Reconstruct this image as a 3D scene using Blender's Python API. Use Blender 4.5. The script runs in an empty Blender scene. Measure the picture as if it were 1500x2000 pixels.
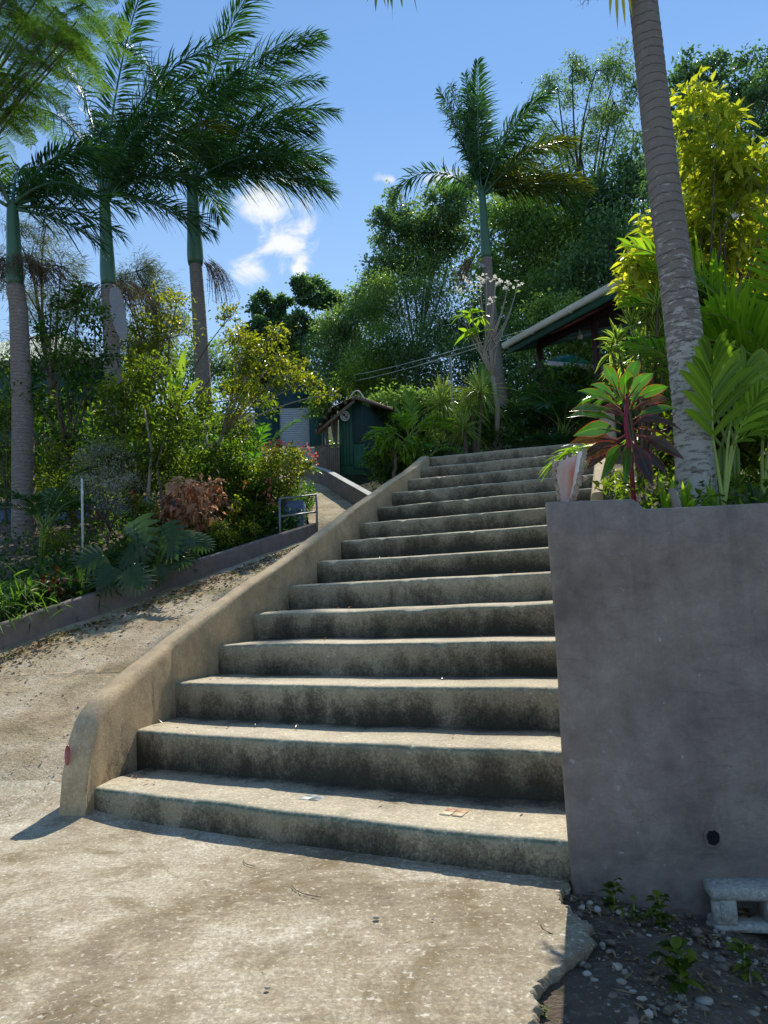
import bpy, math
import numpy as np
from mathutils import Vector

SC = bpy.context.scene
COL = SC.collection
RNG = np.random.default_rng(11)
PI = math.pi

# ------------------------------------------------------------------ camera
H = 1.25
PITCH, ROLL, F = .1412, .0336, 1400.0
fw = np.array([0, math.cos(PITCH), math.sin(PITCH)])
r0 = np.array([1., 0, 0]); u0 = np.cross(r0, fw)
cr, sr = math.cos(ROLL), math.sin(ROLL)
RT = cr*r0 - sr*u0; UP = sr*r0 + cr*u0
CAM = np.array([0, 0, H])

def ray(px, py):
    return RT*(px-750)/F + UP*(1000-py)/F + fw
def at(px, py, y):
    d = ray(px, py); return CAM + d*(y/d[1])
def atz(px, py, z):
    d = ray(px, py); return CAM + d*((z-H)/d[2])
def A(*a): return np.array(a, float)
def nrm(v):
    v = np.asarray(v, float); return v/np.maximum(np.linalg.norm(v, axis=-1, keepdims=True), 1e-9)

# ------------------------------------------------------------------ mesh builder
class MB:
    def __init__(s): s.V = []; s.F = []; s.M = []; s.T = []; s.E = []; s.n = 0
    def add(s, V, Fc, tint=.5, mi=0, extra=0.):
        V = np.asarray(V, float).reshape(-1, 3); Fc = np.asarray(Fc, int)
        n = len(V)
        s.V.append(V); s.F.append(Fc+s.n); s.M.append(np.full(len(Fc), mi))
        s.T.append(np.broadcast_to(np.asarray(tint, float), (n,)).copy())
        s.E.append(np.broadcast_to(np.asarray(extra, float), (n,)).copy())
        s.n += n
    def build(s, name, mats, parent=None, smooth=False):
        V = np.concatenate(s.V)
        if parent is not None:
            p = parent
            while p is not None:
                V = V - np.array(p.location); p = p.parent
        me = bpy.data.meshes.new(name)
        me.vertices.add(len(V)); me.vertices.foreach_set('co', V.astype(np.float32).ravel())
        loops = np.concatenate([f.ravel() for f in s.F])
        tot = np.concatenate([np.full(len(f), f.shape[1]) for f in s.F])
        st = np.concatenate([[0], np.cumsum(tot)[:-1]])
        me.loops.add(len(loops)); me.loops.foreach_set('vertex_index', loops.astype(np.int32))
        me.polygons.add(len(tot)); me.polygons.foreach_set('loop_start', st.astype(np.int32))
        me.polygons.foreach_set('loop_total', tot.astype(np.int32))
        me.polygons.foreach_set('material_index', np.concatenate(s.M).astype(np.int32))
        if smooth: me.polygons.foreach_set('use_smooth', np.ones(len(tot), bool))
        for nm, arr in (('tint', s.T), ('extra', s.E)):
            a = me.attributes.new(nm, 'FLOAT', 'POINT'); a.data.foreach_set('value', np.concatenate(arr).astype(np.float32))
        me.update(calc_edges=True); me.validate()
        for m in (mats if isinstance(mats, (list, tuple)) else [mats]): me.materials.append(m)
        o = bpy.data.objects.new(name, me); COL.objects.link(o)
        if parent is not None: o.parent = parent
        return o

def tag(o, label=None, cat=None, group=None, kind=None):
    for k, v in (('label', label), ('category', cat), ('group', group), ('kind', kind)):
        if v: o[k] = v
    return o
def root(name, loc, label, cat, group=None):
    o = bpy.data.objects.new(name, None); COL.objects.link(o)
    o.location = Vector([float(c) for c in loc]); o.empty_display_size = .2
    return tag(o, label, cat, group)

def box(mb, c, s, ax=(1, 0, 0), ay=(0, 1, 0), az=(0, 0, 1), tint=.5, mi=0, bev=0.):
    """box centred at c with full size s along three axes, optional chamfer"""
    c = A(*c); h = A(*s)/2; ax, ay, az = map(nrm, (ax, ay, az))
    if bev <= 0:
        V = [c+ax*h[0]*i+ay*h[1]*j+az*h[2]*k for i in (-1, 1) for j in (-1, 1) for k in (-1, 1)]
        mb.add(V, [(0, 1, 3, 2), (4, 6, 7, 5), (0, 4, 5, 1), (2, 3, 7, 6), (0, 2, 6, 4), (1, 5, 7, 3)], tint, mi); return
    b = min(bev, min(h)*.9); V = []; idx = {}
    for i in (-1, 1):
        for j in (-1, 1):
            for k in (-1, 1):
                for q in range(3):
                    m = [h[0], h[1], h[2]]
                    for w in range(3):
                        if w != q: m[w] -= b
                    idx[(i, j, k, q)] = len(V); V.append(c+ax*m[0]*i+ay*m[1]*j+az*m[2]*k)
    Q = []
    for i in (-1, 1):
        Q.append([idx[(i, a, b2, 0)] for a, b2 in ((-1, -1), (1, -1), (1, 1), (-1, 1))][::i])
        Q.append([idx[(a, i, b2, 1)] for a, b2 in ((-1, -1), (1, -1), (1, 1), (-1, 1))][::-i])
        Q.append([idx[(a, b2, i, 2)] for a, b2 in ((-1, -1), (1, -1), (1, 1), (-1, 1))][::i])
    for i in (-1, 1):
        for j in (-1, 1):
            Q.append([idx[(i, j, -1, 0)], idx[(i, j, 1, 0)], idx[(i, j, 1, 1)], idx[(i, j, -1, 1)]][::-i*j])
            Q.append([idx[(i, -1, j, 0)], idx[(i, 1, j, 0)], idx[(i, 1, j, 2)], idx[(i, -1, j, 2)]][::i*j])
            Q.append([idx[(-1, i, j, 1)], idx[(1, i, j, 1)], idx[(1, i, j, 2)], idx[(-1, i, j, 2)]][::-i*j])
    T3 = []
    for i in (-1, 1):
        for j in (-1, 1):
            for k in (-1, 1):
                t = [idx[(i, j, k, q)] for q in range(3)]; T3.append(t if i*j*k > 0 else t[::-1])
    n0 = mb.n; mb.add(V, Q, tint, mi)
    mb.F.append(np.array(T3)+n0); mb.M.append(np.full(len(T3), mi))

def beam(mb, p, q, w, h, tint=.5, mi=0, bev=0.):
    p, q = A(*p), A(*q); d = nrm(q-p)
    u = A(0, 0, 1) if abs(d[2]) < .9 else A(0, 1, 0)
    x = nrm(np.cross(d, u)); z = np.cross(x, d)
    box(mb, (p+q)/2, (w, np.linalg.norm(q-p), h), x, d, z, tint, mi, bev)

def tube(mb, pts, rad, sides=7, tint=.5, mi=0, cap=True, extra=0.):
    pts = np.asarray(pts, float); n = len(pts)
    rad = np.broadcast_to(np.asarray(rad, float), (n,))
    T = nrm(np.gradient(pts, axis=0)); ref = A(.31, .95, .05) if abs(T[:, 2]).mean() > .6 else A(.02, .05, 1)
    X = nrm(np.cross(T, ref)); Y = np.cross(T, X)
    a = np.linspace(0, 2*PI, sides, endpoint=False)
    V = pts[:, None]+rad[:, None, None]*(X[:, None]*np.cos(a)[None, :, None]+Y[:, None]*np.sin(a)[None, :, None])
    i, j = np.meshgrid(np.arange(n-1), np.arange(sides), indexing='ij'); j2 = (j+1) % sides
    Q = np.stack([i*sides+j, i*sides+j2, (i+1)*sides+j2, (i+1)*sides+j], -1).reshape(-1, 4)
    t = tint if np.ndim(tint) == 0 else np.repeat(np.asarray(tint), sides)
    n0 = mb.n; mb.add(V.reshape(-1, 3), Q, t, mi, extra)
    if cap:
        for e in (0, n-1):
            f = (np.arange(sides)+e*sides+n0)
            mb.F.append((f if e else f[::-1])[None]); mb.M.append(np.array([mi]))

def grid(mb, P, tint=.5, mi=0, flip=False, extra=0.):
    """P (n,m,3) sheet"""
    n, m = P.shape[:2]
    i, j = np.meshgrid(np.arange(n-1), np.arange(m-1), indexing='ij')
    Q = np.stack([i*m+j, (i+1)*m+j, (i+1)*m+j+1, i*m+j+1], -1).reshape(-1, 4)
    if flip: Q = Q[:, ::-1]
    mb.add(P.reshape(-1, 3), Q, tint if np.ndim(tint) == 0 else np.asarray(tint).ravel(), mi,
           extra if np.ndim(extra) == 0 else np.asarray(extra).ravel())

lance = lambda s: np.clip(np.sin(PI*s**.75), .04, 1)
ovate = lambda s: np.clip(np.sin(PI*s**.62)**.85, .05, 1)
strap = lambda s: np.clip(np.minimum(1, .55+2.2*s)*(1-s**4), .03, 1)
obov = lambda s: np.clip(np.sin(PI*s**1.35), .06, 1)
blade = lambda s: np.clip((1-s)**.6*(.5+1.4*np.minimum(s*3, .5)), .03, 1)

def strips(mb, P, D, U, L, W, G=None, n=3, prof=lance, fold=.2, tint=.5, mi=0, wave=0.):
    P = np.asarray(P, float); N = len(P); D = nrm(D); U = np.broadcast_to(U, (N, 3))
    X = nrm(np.cross(D, U)+1e-6); Z = np.cross(X, D)
    L = np.broadcast_to(L, (N,)); W = np.broadcast_to(W, (N,))
    if G is None: G = np.zeros((N, 3))
    G = np.broadcast_to(G, (N, 3))
    s = np.linspace(0, 1, n+1); w = prof(s)
    c = P[:, None]+D[:, None]*(L[:, None]*s)[..., None]+G[:, None]*(L[:, None]*s**2)[..., None]
    hw = (W[:, None]*w*.5)[..., None]
    zz = Z[:, None]*hw*fold
    if wave: zz = zz+Z[:, None]*hw*wave*np.sin(s*9+np.arange(N)[:, None])[..., None]
    V = np.stack([c-X[:, None]*hw+zz, c, c+X[:, None]*hw+zz], 2)
    base = (np.arange(N)*(n+1)*3)[:, None, None]
    i = (np.arange(n)*3)[None, :, None]; j = np.arange(2)[None, None, :]
    a = base+i+j
    Q = np.stack([a, a+1, a+4, a+3], -1).reshape(-1, 4)
    t = np.broadcast_to(np.asarray(tint, float), (N,)).repeat((n+1)*3)
    e = np.tile(np.array([1., 0, 1.]), N*(n+1))
    mb.add(V.reshape(-1, 3), Q, t, mi, e)

def rhombs(mb, P, D, U, L, W, tint=.5, mi=0, fold=.25):
    """small folded leaves, two faces each"""
    P = np.asarray(P, float); N = len(P); D = nrm(D)
    X = nrm(np.cross(D, np.broadcast_to(U, (N, 3)))+1e-6); Z = np.cross(X, D)
    L = np.broadcast_to(L, (N,))[:, None]; W = np.broadcast_to(W, (N,))[:, None]
    m = P+D*L*.42
    V = np.stack([P, m+X*W*.5+Z*W*fold, P+D*L-Z*L*.08, m-X*W*.5+Z*W*fold], 1)
    b = np.arange(N)*4
    T3 = np.concatenate([np.stack([b, b+1, b+2], -1), np.stack([b, b+2, b+3], -1)])
    mb.add(V.reshape(-1, 3), T3, np.broadcast_to(np.asarray(tint, float), (N,)).repeat(4), mi)

def rdir(rng, n): return nrm(rng.normal(size=(n, 3)))

# ------------------------------------------------------------------ materials
def lin(r, g, b):
    f = lambda c: (c/255/12.92 if c/255 <= .04045 else ((c/255+.055)/1.055)**2.4)
    return (f(r), f(g), f(b), 1)
class NT:
    def __init__(s, name):
        s.m = bpy.data.materials.new(name); s.m.use_nodes = True; s.t = s.m.node_tree; s.t.nodes.clear()
        s.out = s.t.nodes.new('ShaderNodeOutputMaterial')
    def n(s, typ, **kw):
        nd = s.t.nodes.new(typ)
        for k, v in kw.items():
            if k.startswith('i_'):
                key = k[2:]
                key = int(key) if key.isdigit() else key.replace('_', ' ')
                if isinstance(v, bpy.types.NodeSocket): s.t.links.new(v, nd.inputs[key])
                else: nd.inputs[key].default_value = v
            else: setattr(nd, k, v)
        return nd
    def link(s, a, b): s.t.links.new(a, b)
    def coord(s, which='Object'):
        return s.n('ShaderNodeTexCoord').outputs[which]
    def noise(s, vec, scale, detail=6, rough=.6, dist=0.):
        return s.n('ShaderNodeTexNoise', i_Vector=vec, i_Scale=scale, i_Detail=detail, i_Roughness=rough, i_Distortion=dist).outputs[0]
    def ramp(s, fac, stops):
        nd = s.n('ShaderNodeValToRGB', i_0=fac); e = nd.color_ramp.elements
        while len(e) < len(stops): e.new(.5)
        for k, (p, c) in enumerate(stops):
            e[k].position = p; e[k].color = c if len(c) == 4 else (*c, 1)
        return nd.outputs[0]
    def mix(s, f, a, b, mode='MIX'):
        nd = s.n('ShaderNodeMix', data_type='RGBA', blend_type=mode, clamp_factor=True)
        for k, v in ((0, f), (6, a), (7, b)):
            if isinstance(v, bpy.types.NodeSocket): s.t.links.new(v, nd.inputs[k])
            else: nd.inputs[k].default_value = v if not isinstance(v, tuple) or len(v) == 4 else (*v, 1)
        return nd.outputs[2]
    def math(s, op, a, b=0., clamp=False):
        nd = s.n('ShaderNodeMath', operation=op, use_clamp=clamp)
        for k, v in ((0, a), (1, b)):
            if isinstance(v, bpy.types.NodeSocket): s.t.links.new(v, nd.inputs[k])
            else: nd.inputs[k].default_value = v
        return nd.outputs[0]
    def attr(s, name): return s.n('ShaderNodeAttribute', attribute_name=name).outputs['Fac']
    def bump(s, h, strength=.3, dist=.02):
        return s.n('ShaderNodeBump', i_Height=h, i_Strength=strength, i_Distance=dist).outputs[0]
    def pbr(s, col, rough=.8, bump=None, spec=.3, metal=0.):
        p = s.n('ShaderNodeBsdfPrincipled')
        for k, v in (('Base Color', col), ('Roughness', rough), ('Specular IOR Level', spec), ('Metallic', metal)):
            if isinstance(v, bpy.types.NodeSocket): s.t.links.new(v, p.inputs[k])
            else: p.inputs[k].default_value = v if not isinstance(v, tuple) or len(v) == 4 else (*v, 1)
        if bump is not None: s.t.links.new(bump, p.inputs['Normal'])
        return p.outputs[0]
    def done(s, sh): s.t.links.new(sh, s.out.inputs[0]); return s.m

def leaf_mat(name, dark, light, trans=.45, tcol=None, rough=.38, spec=.4, edge=None, edge_lo=.5, vein=True):
    t = NT(name); v = t.coord('Object')
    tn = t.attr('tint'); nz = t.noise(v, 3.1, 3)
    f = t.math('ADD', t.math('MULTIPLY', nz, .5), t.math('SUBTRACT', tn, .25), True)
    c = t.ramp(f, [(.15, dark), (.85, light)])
    if edge is not None:
        e = t.attr('extra')
        e2 = t.math('ADD', e, t.math('MULTIPLY', t.math('SUBTRACT', t.noise(v, 40, 3), .5), .5))
        c = t.mix(t.ramp(e2, [(edge_lo, (0, 0, 0)), (min(edge_lo+.25, 1), (1, 1, 1))]), c, edge)
    if name in ('ti_leaf', 'ti_leaf_dark', 'broad_bright_leaf', 'strap_leaf', 'bright_palm_leaf', 'split_leaf', 'golden_leaf'):
        mr_ = t.ramp(t.attr('extra'), [(.0, (1, 1, 1)), (.14, (0, 0, 0))])
        c = t.mix(t.math('MULTIPLY', mr_, .45), c, tuple(min(1, x*1.7+.02) for x in light[:3])+(1,))
        c = t.mix(t.math('MULTIPLY', t.ramp(t.noise(v, 14, 5, .7), [(.60, (0, 0, 0)), (.72, (1, 1, 1))]), .6), c, (.17, .11, .045, 1))
    tc = t.mix(1., c, tcol or (1.5, 1.7, .55, 1), 'MULTIPLY')
    p = t.pbr(c, rough, None, spec)
    tr = t.n('ShaderNodeBsdfTranslucent', i_Color=tc).outputs[0]
    ms = t.n('ShaderNodeMixShader', i_0=trans); t.link(p, ms.inputs[1]); t.link(tr, ms.inputs[2])
    return t.done(ms.outputs[0])

def plain(name, col, rough=.7, var=.25, scale=6., bump=.15, bs=60., spec=.3, metal=0., dirt=None):
    t = NT(name); v = t.coord('Object')
    n = t.noise(v, scale, 6)
    c = t.mix(n, tuple(x*(1-var) for x in col[:3])+(1,), tuple(min(1, x*(1+var)) for x in col[:3])+(1,))
    if dirt: c = t.mix(t.ramp(t.noise(v, scale*.35, 8, .7), [(.45, (0, 0, 0)), (.75, (1, 1, 1))]), c, dirt)
    return t.done(t.pbr(c, rough, t.bump(t.noise(v, bs, 4), bump), spec, metal))

def concrete_mat(name, light, dark, mold=(.022, .021, .016), use_dirt_shade=False, paint=None, warm=None, grain=1.):
    t = NT(name); v = t.coord('Object')
    big = t.noise(v, 1.3, 8, .65); mid = t.noise(v, 7, 8, .7); fine = t.noise(v, 62, 5, .75); speck = t.noise(v, 38, 3, .6)
    c = t.mix(t.ramp(big, [(.3, (0, 0, 0)), (.7, (1, 1, 1))]), dark, light)
    c = t.mix(t.math('MULTIPLY', t.ramp(mid, [(.42, (0, 0, 0)), (.72, (1, 1, 1))]), .55), c, tuple(x*.55 for x in dark[:3])+(1,))
    if warm: c = t.mix(t.math('MULTIPLY', t.ramp(t.noise(v, 2.2, 6, .7, .6), [(.5, (0, 0, 0)), (.72, (1, 1, 1))]), .6), c, warm)
    c = t.mix(t.math('MULTIPLY', t.ramp(fine, [(.4, (0, 0, 0)), (.6, (1, 1, 1))]), .35*grain), c, tuple(x*.4 for x in dark[:3])+(1,))
    c = t.mix(t.math('MULTIPLY', t.ramp(speck, [(.6, (0, 0, 0)), (.72, (1, 1, 1))]), .35*grain), c, tuple(min(1, x*1.5) for x in light[:3])+(1,))
    if use_dirt_shade:
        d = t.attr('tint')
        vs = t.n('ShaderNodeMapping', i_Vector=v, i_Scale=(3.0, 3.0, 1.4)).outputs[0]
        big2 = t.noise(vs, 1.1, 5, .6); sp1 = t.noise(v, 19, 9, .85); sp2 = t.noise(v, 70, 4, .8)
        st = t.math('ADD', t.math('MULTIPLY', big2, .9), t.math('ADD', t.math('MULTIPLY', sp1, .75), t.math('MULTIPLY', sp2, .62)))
        c = t.mix(t.n('ShaderNodeMapRange', i_0=d, i_1=.15, i_2=.5, i_3=0., i_4=(.52 if paint else .25)).outputs[0], c, tuple(x*.36*w_ for x, w_ in zip(dark[:3], (1, .93, .8)))+(1,))  # on the steps this paints shade into the riser colour, beside the mold
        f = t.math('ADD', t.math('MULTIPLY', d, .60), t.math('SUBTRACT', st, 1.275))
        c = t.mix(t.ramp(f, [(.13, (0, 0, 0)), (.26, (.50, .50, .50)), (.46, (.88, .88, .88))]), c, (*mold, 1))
    if paint:
        e = t.attr('extra')
        f = t.math('MULTIPLY', e, t.ramp(t.math('ADD', t.math('MULTIPLY', t.noise(v, 9, 6, .7), .7), t.math('MULTIPLY', t.noise(v, 60, 3), .3)), [(.38, (0, 0, 0)), (.5, (1, 1, 1))]))
        c = t.mix(f, c, paint)
    h = t.math('ADD', t.math('MULTIPLY', mid, .7), t.math('MULTIPLY', fine, .35))
    return t.done(t.pbr(c, .9, t.bump(h, .55, .012), .2))

M = {}
def mk_materials():
    t = NT('apron_concrete'); v = t.coord('Object')
    big = t.noise(v, .75, 7, .6, .6); mid = t.noise(v, 4.5, 9, .75, .3); fine = t.noise(v, 64, 5, .8); sp1 = t.noise(v, 40, 3, .65)
    c = t.ramp(t.math('ADD', t.math('MULTIPLY', big, .6), t.math('MULTIPLY', mid, .4)), [(.37, (.17, .135, .09)), (.45, (.31, .255, .175)), (.52, (.45, .39, .285)), (.61, (.64, .585, .475))])
    c = t.mix(t.math('MULTIPLY', t.ramp(t.noise(v, 1.9, 8, .75, .9), [(.51, (0, 0, 0)), (.64, (1, 1, 1))]), .8), c, (.17, .125, .055, 1))
    c = t.mix(t.math('MULTIPLY', t.ramp(t.noise(v, 3.1, 9, .8), [(.56, (0, 0, 0)), (.70, (1, 1, 1))]), .6), c, (.13, .11, .085, 1))
    c = t.mix(t.math('MULTIPLY', t.ramp(fine, [(.42, (0, 0, 0)), (.56, (1, 1, 1))]), .55), c, (.17, .135, .085, 1))
    c = t.mix(t.math('MULTIPLY', t.ramp(sp1, [(.58, (0, 0, 0)), (.68, (1, 1, 1))]), .55), c, (.80, .75, .64, 1))
    h = t.math('ADD', t.math('MULTIPLY', mid, .8), t.math('MULTIPLY', fine, .45))
    M['apron'] = t.done(t.pbr(c, .92, t.bump(h, .7, .014), .2))
    M['step'] = concrete_mat('step_concrete', (.72, .635, .47, 1), (.46, .40, .29, 1), use_dirt_shade=True, paint=(.03, .105, .08, 1), grain=1.5)
    M['parapet'] = concrete_mat('parapet_plaster', (.68, .53, .335, 1), (.46, .355, .22, 1), use_dirt_shade=True, grain=.9)
    t = NT('grey_plaster'); v = t.coord('Object'); z = t.n('ShaderNodeSeparateXYZ', i_0=v).outputs[2]
    big = t.noise(v, 1.1, 7, .65, .5); mid = t.noise(v, 6, 8, .75, .3); fine = t.noise(v, 58, 5, .75)
    c = t.ramp(t.math('ADD', t.math('MULTIPLY', big, .55), t.math('MULTIPLY', mid, .45)), [(.38, (.17, .135, .115)), (.48, (.27, .22, .185)), (.60, (.37, .31, .26))])
    vs = t.n('ShaderNodeMapping', i_Vector=v, i_Scale=(9, 9, .55)).outputs[0]
    stk = t.ramp(t.noise(vs, 1.4, 6, .7), [(.50, (0, 0, 0)), (.70, (1, 1, 1))])
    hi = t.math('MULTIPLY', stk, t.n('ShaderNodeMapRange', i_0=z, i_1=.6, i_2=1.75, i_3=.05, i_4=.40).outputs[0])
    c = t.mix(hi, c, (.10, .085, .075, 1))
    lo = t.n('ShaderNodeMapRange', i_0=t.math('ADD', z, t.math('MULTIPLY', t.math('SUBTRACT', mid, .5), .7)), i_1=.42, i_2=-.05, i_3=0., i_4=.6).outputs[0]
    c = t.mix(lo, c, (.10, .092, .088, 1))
    vt = t.n('ShaderNodeMapping', i_Vector=v, i_Scale=(1, 1, 3.4), i_Rotation=(0, .5, 0)).outputs[0]
    tr = t.noise(vt, 5.5, 7, .7, 1.2)
    c = t.mix(t.math('MULTIPLY', t.ramp(tr, [(.56, (0, 0, 0)), (.64, (1, 1, 1))]), .35), c, (.16, .14, .13, 1))
    c = t.mix(t.math('MULTIPLY', t.ramp(t.noise(v, 26, 3, .5), [(.70, (0, 0, 0)), (.74, (1, 1, 1))]), .55), c, (.52, .49, .45, 1))
    c = t.mix(t.math('MULTIPLY', t.ramp(fine, [(.38, (0, 0, 0)), (.55, (1, 1, 1))]), .22), c, (.17, .15, .14, 1))
    h = t.math('ADD', t.math('ADD', t.math('MULTIPLY', tr, .9), t.math('MULTIPLY', mid, .5)), t.math('MULTIPLY', fine, .35))
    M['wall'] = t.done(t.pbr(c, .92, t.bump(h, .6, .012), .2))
    M['lowwall'] = concrete_mat('low_wall_plaster', (.30, .245, .215, 1), (.20, .165, .15, 1), grain=.6)
    M['block'] = concrete_mat('block_concrete', (.60, .58, .52, 1), (.33, .32, .28, 1), grain=1.5)
    M['bluewall'] = concrete_mat('blue_painted_wall', (.17, .25, .42, 1), (.10, .16, .30, 1), grain=.4)
    M['whiteedge'] = concrete_mat('pale_edge_paint', (.6, .62, .58, 1), (.4, .42, .4, 1), grain=.6)
    # ground family
    t = NT('gravel_soil'); v = t.coord('Object')
    c = t.ramp(t.noise(v, 2.2, 10, .72), [(.3, (.07, .055, .04)), (.55, (.16, .125, .09)), (.75, (.30, .25, .18))])
    c = t.mix(t.ramp(t.noise(v, 45, 4, .7), [(.55, (0, 0, 0)), (.68, (.8, .8, .8))]), c, (.32, .30, .26, 1))
    M['soil'] = t.done(t.pbr(c, .95, t.bump(t.noise(v, 38, 6, .7), .9, .03), .15))
    t = NT('driveway_dirt'); v = t.coord('Object')
    c = t.ramp(t.noise(v, 1.7, 10, .7), [(.28, (.22, .16, .09)), (.48, (.48, .39, .26)), (.72, (.72, .64, .50))])
    c = t.mix(t.ramp(t.noise(v, 60, 4, .75), [(.5, (0, 0, 0)), (.68, (.75, .75, .75))]), c, (.13, .10, .06, 1))
    c = t.mix(t.math('MULTIPLY', t.ramp(t.noise(v, .9, 7, .7, .8), [(.52, (0, 0, 0)), (.68, (1, 1, 1))]), .55), c, (.13, .14, .05, 1))
    M['drive'] = t.done(t.pbr(c, .95, t.bump(t.math('ADD', t.noise(v, 30, 7, .75), t.noise(v, 8, 5)), .9, .03), .15))
    t = NT('hill_soil'); v = t.coord('Object')
    c = t.ramp(t.noise(v, 1.1, 8, .7), [(.3, (.015, .022, .01)), (.6, (.035, .05, .02)), (.8, (.07, .07, .035))])
    M['hill'] = t.done(t.pbr(c, .95, t.bump(t.noise(v, 9, 6), 1., .2), .1))
    # palm trunk : ring scars
    def palm(nm, a, b, moss, lichen):
        t = NT(nm); v = t.coord('Object'); z = t.n('ShaderNodeSeparateXYZ', i_0=v).outputs[2]
        zz = t.math('ADD', t.math('MULTIPLY', z, 16.), t.math('MULTIPLY', t.noise(v, 5, 5), 1.4))
        ring = t.math('FRACT', zz)
        c = t.mix(t.noise(v, 9, 8, .7), a, b)
        c = t.mix(t.ramp(ring, [(.0, (1, 1, 1)), (.16, (0, 0, 0))]), c, moss)
        vs = t.n('ShaderNodeMapping', i_Vector=v, i_Scale=(8, 8, 26)).outputs[0]
        lo = t.attr('tint')
        f = t.math('ADD', t.noise(vs, 1.6, 8, .75), t.math('MULTIPLY', t.math('SUBTRACT', lo, .5), .5))
        c = t.mix(t.ramp(f, [(.54, (0, 0, 0)), (.62, (.85, .85, .85))]), c, lichen)
        return t.done(t.pbr(c, .9, t.bump(t.math('ADD', t.math('MULTIPLY', ring, .6), t.math('MULTIPLY', t.noise(v, 60, 5), .5)), .7, .012), .2))
    M['ptrunk'] = palm('palm_bark', (.16, .13, .115, 1), (.27, .235, .21, 1), (.055, .045, .04, 1), (.36, .34, .31, 1))
    M['ptrunk_near'] = palm('near_palm_bark', (.15, .128, .112, 1), (.27, .24, .215, 1), (.06, .05, .044, 1), (.48, .47, .43, 1))
    M['shaft'] = plain('crownshaft_green', (.05, .13, .07), .35, .25, 3, .05, 40, .5)
    M['sheath'] = plain('dry_sheath', (.30, .29, .31), .75, .25, 8, .3, 40)
    M['bark'] = plain('bark', (.12, .095, .07), .9, .45, 9, .8, 45)
    M['bark_dark'] = plain('dark_bark', (.055, .045, .036), .9, .4, 9, .8, 45)
    M['bark_pale'] = plain('pale_bark', (.30, .26, .21), .9, .35, 9, .6, 45)
    M['stemred'] = plain('red_stem', (.22, .02, .045), .5, .3, 9, .2)
    M['stemgreen'] = plain('green_stem', (.16, .24, .05), .5, .3, 9, .1)
    M['stemyel'] = plain('yellow_green_stem', (.32, .40, .10), .5, .25, 9, .1)
    # leaves
    G = lambda *a: (*a, 1)
    M['royal'] = leaf_mat('royal_palm_leaf', G(0.017, 0.050, 0.024), G(0.073, 0.175, 0.055), .30, rough=.46, spec=.26)
    M['royal_y'] = leaf_mat('royal_palm_leaf_old', G(.035, .06, .02), G(.19, .185, .035), .42, rough=.42, spec=.35)
    M['dryfrond'] = leaf_mat('dry_palm_leaf', G(.10, .075, .045), G(.24, .19, .12), .3, (1.2, 1.1, .8, 1), .6, .2)
    M['areca'] = leaf_mat('areca_leaf', G(0.031, 0.103, 0.021), G(0.155, 0.345, 0.044), .45, rough=.32, spec=.5)
    M['areca_y'] = leaf_mat('bright_palm_leaf', G(0.060, 0.168, 0.014), G(0.240, 0.396, 0.036), .60, (1.5, 1.5, .5, 1), .32, .5)
    M['areca_d'] = leaf_mat('dark_palm_leaf', G(0.014, 0.050, 0.020), G(0.050, 0.133, 0.037), .35, rough=.32, spec=.5)
    M['hill_a'] = leaf_mat('hill_leaf_green', G(0.072, 0.136, 0.053), G(0.274, 0.392, 0.122), .36, rough=.46, spec=.26)  # hill leaf colours lightened and greyed to carry distance haze
    M['hill_b'] = leaf_mat('hill_leaf_grey_green', G(0.070, 0.132, 0.079), G(0.275, 0.384, 0.190), .38, rough=.46, spec=.26)
    M['hill_c'] = leaf_mat('hill_leaf_dark', G(0.057, 0.117, 0.077), G(0.197, 0.328, 0.152), .28, rough=.46, spec=.26)
    M['hill_d'] = leaf_mat('hill_leaf_yellow_green', G(0.070, 0.130, 0.031), G(0.257, 0.356, 0.077), .45, rough=.46, spec=.26)
    M['needle'] = leaf_mat('feathery_needle', G(0.070, 0.098, 0.049), G(0.168, 0.196, 0.091), .4, (1.3, 1.35, .8, 1), .5, .3)
    M['shrub'] = leaf_mat('shrub_leaf', G(0.042, 0.084, 0.015), G(0.213, 0.262, 0.032), .55, rough=.46, spec=.26)
    M['shrub_y'] = leaf_mat('shrub_leaf_yellow', G(0.073, 0.125, 0.016), G(0.362, 0.385, 0.041), .55, (1.5, 1.45, .5, 1), .33, .5)
    M['shrub_d'] = leaf_mat('shrub_leaf_dark', G(0.023, 0.062, 0.018), G(0.109, 0.198, 0.034), .55, rough=.46, spec=.26)
    M['gold'] = leaf_mat('golden_leaf', G(.13, .21, .018), G(.56, .58, .07), .58, (1.3, 1.3, .5, 1), .42, .35)
    M['varieg'] = leaf_mat('striped_leaf', G(0.036, 0.120, 0.024), G(0.084, 0.192, 0.036), .45, rough=.35, edge=(.52, .55, .17, 1), edge_lo=.45)
    M['ti'] = leaf_mat('ti_leaf', G(0.021, 0.058, 0.021), G(0.078, 0.221, 0.033), .48, (1.7, 1.8, .4, 1), .26, .6, edge=(.46, .025, .06, 1), edge_lo=.88)
    M['ti_d'] = leaf_mat('ti_leaf_dark', G(.035, .018, .02), G(.10, .065, .035), .38, (1.7, 1.4, .6, 1), .25, .6, edge=(.45, .03, .06, 1), edge_lo=.88)
    M['big'] = leaf_mat('broad_bright_leaf', G(.10, .20, .02), G(.26, .42, .05), .62, (1.5, 1.45, .45, 1), .3, .4)
    M['monst'] = leaf_mat('split_leaf', G(0.008, 0.022, 0.008), G(0.030, 0.065, 0.019), .30, rough=.36, spec=.35)
    M['lily'] = leaf_mat('strap_leaf', G(0.016, 0.048, 0.015), G(0.081, 0.145, 0.030), .55, rough=.28, spec=.55)
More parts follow.
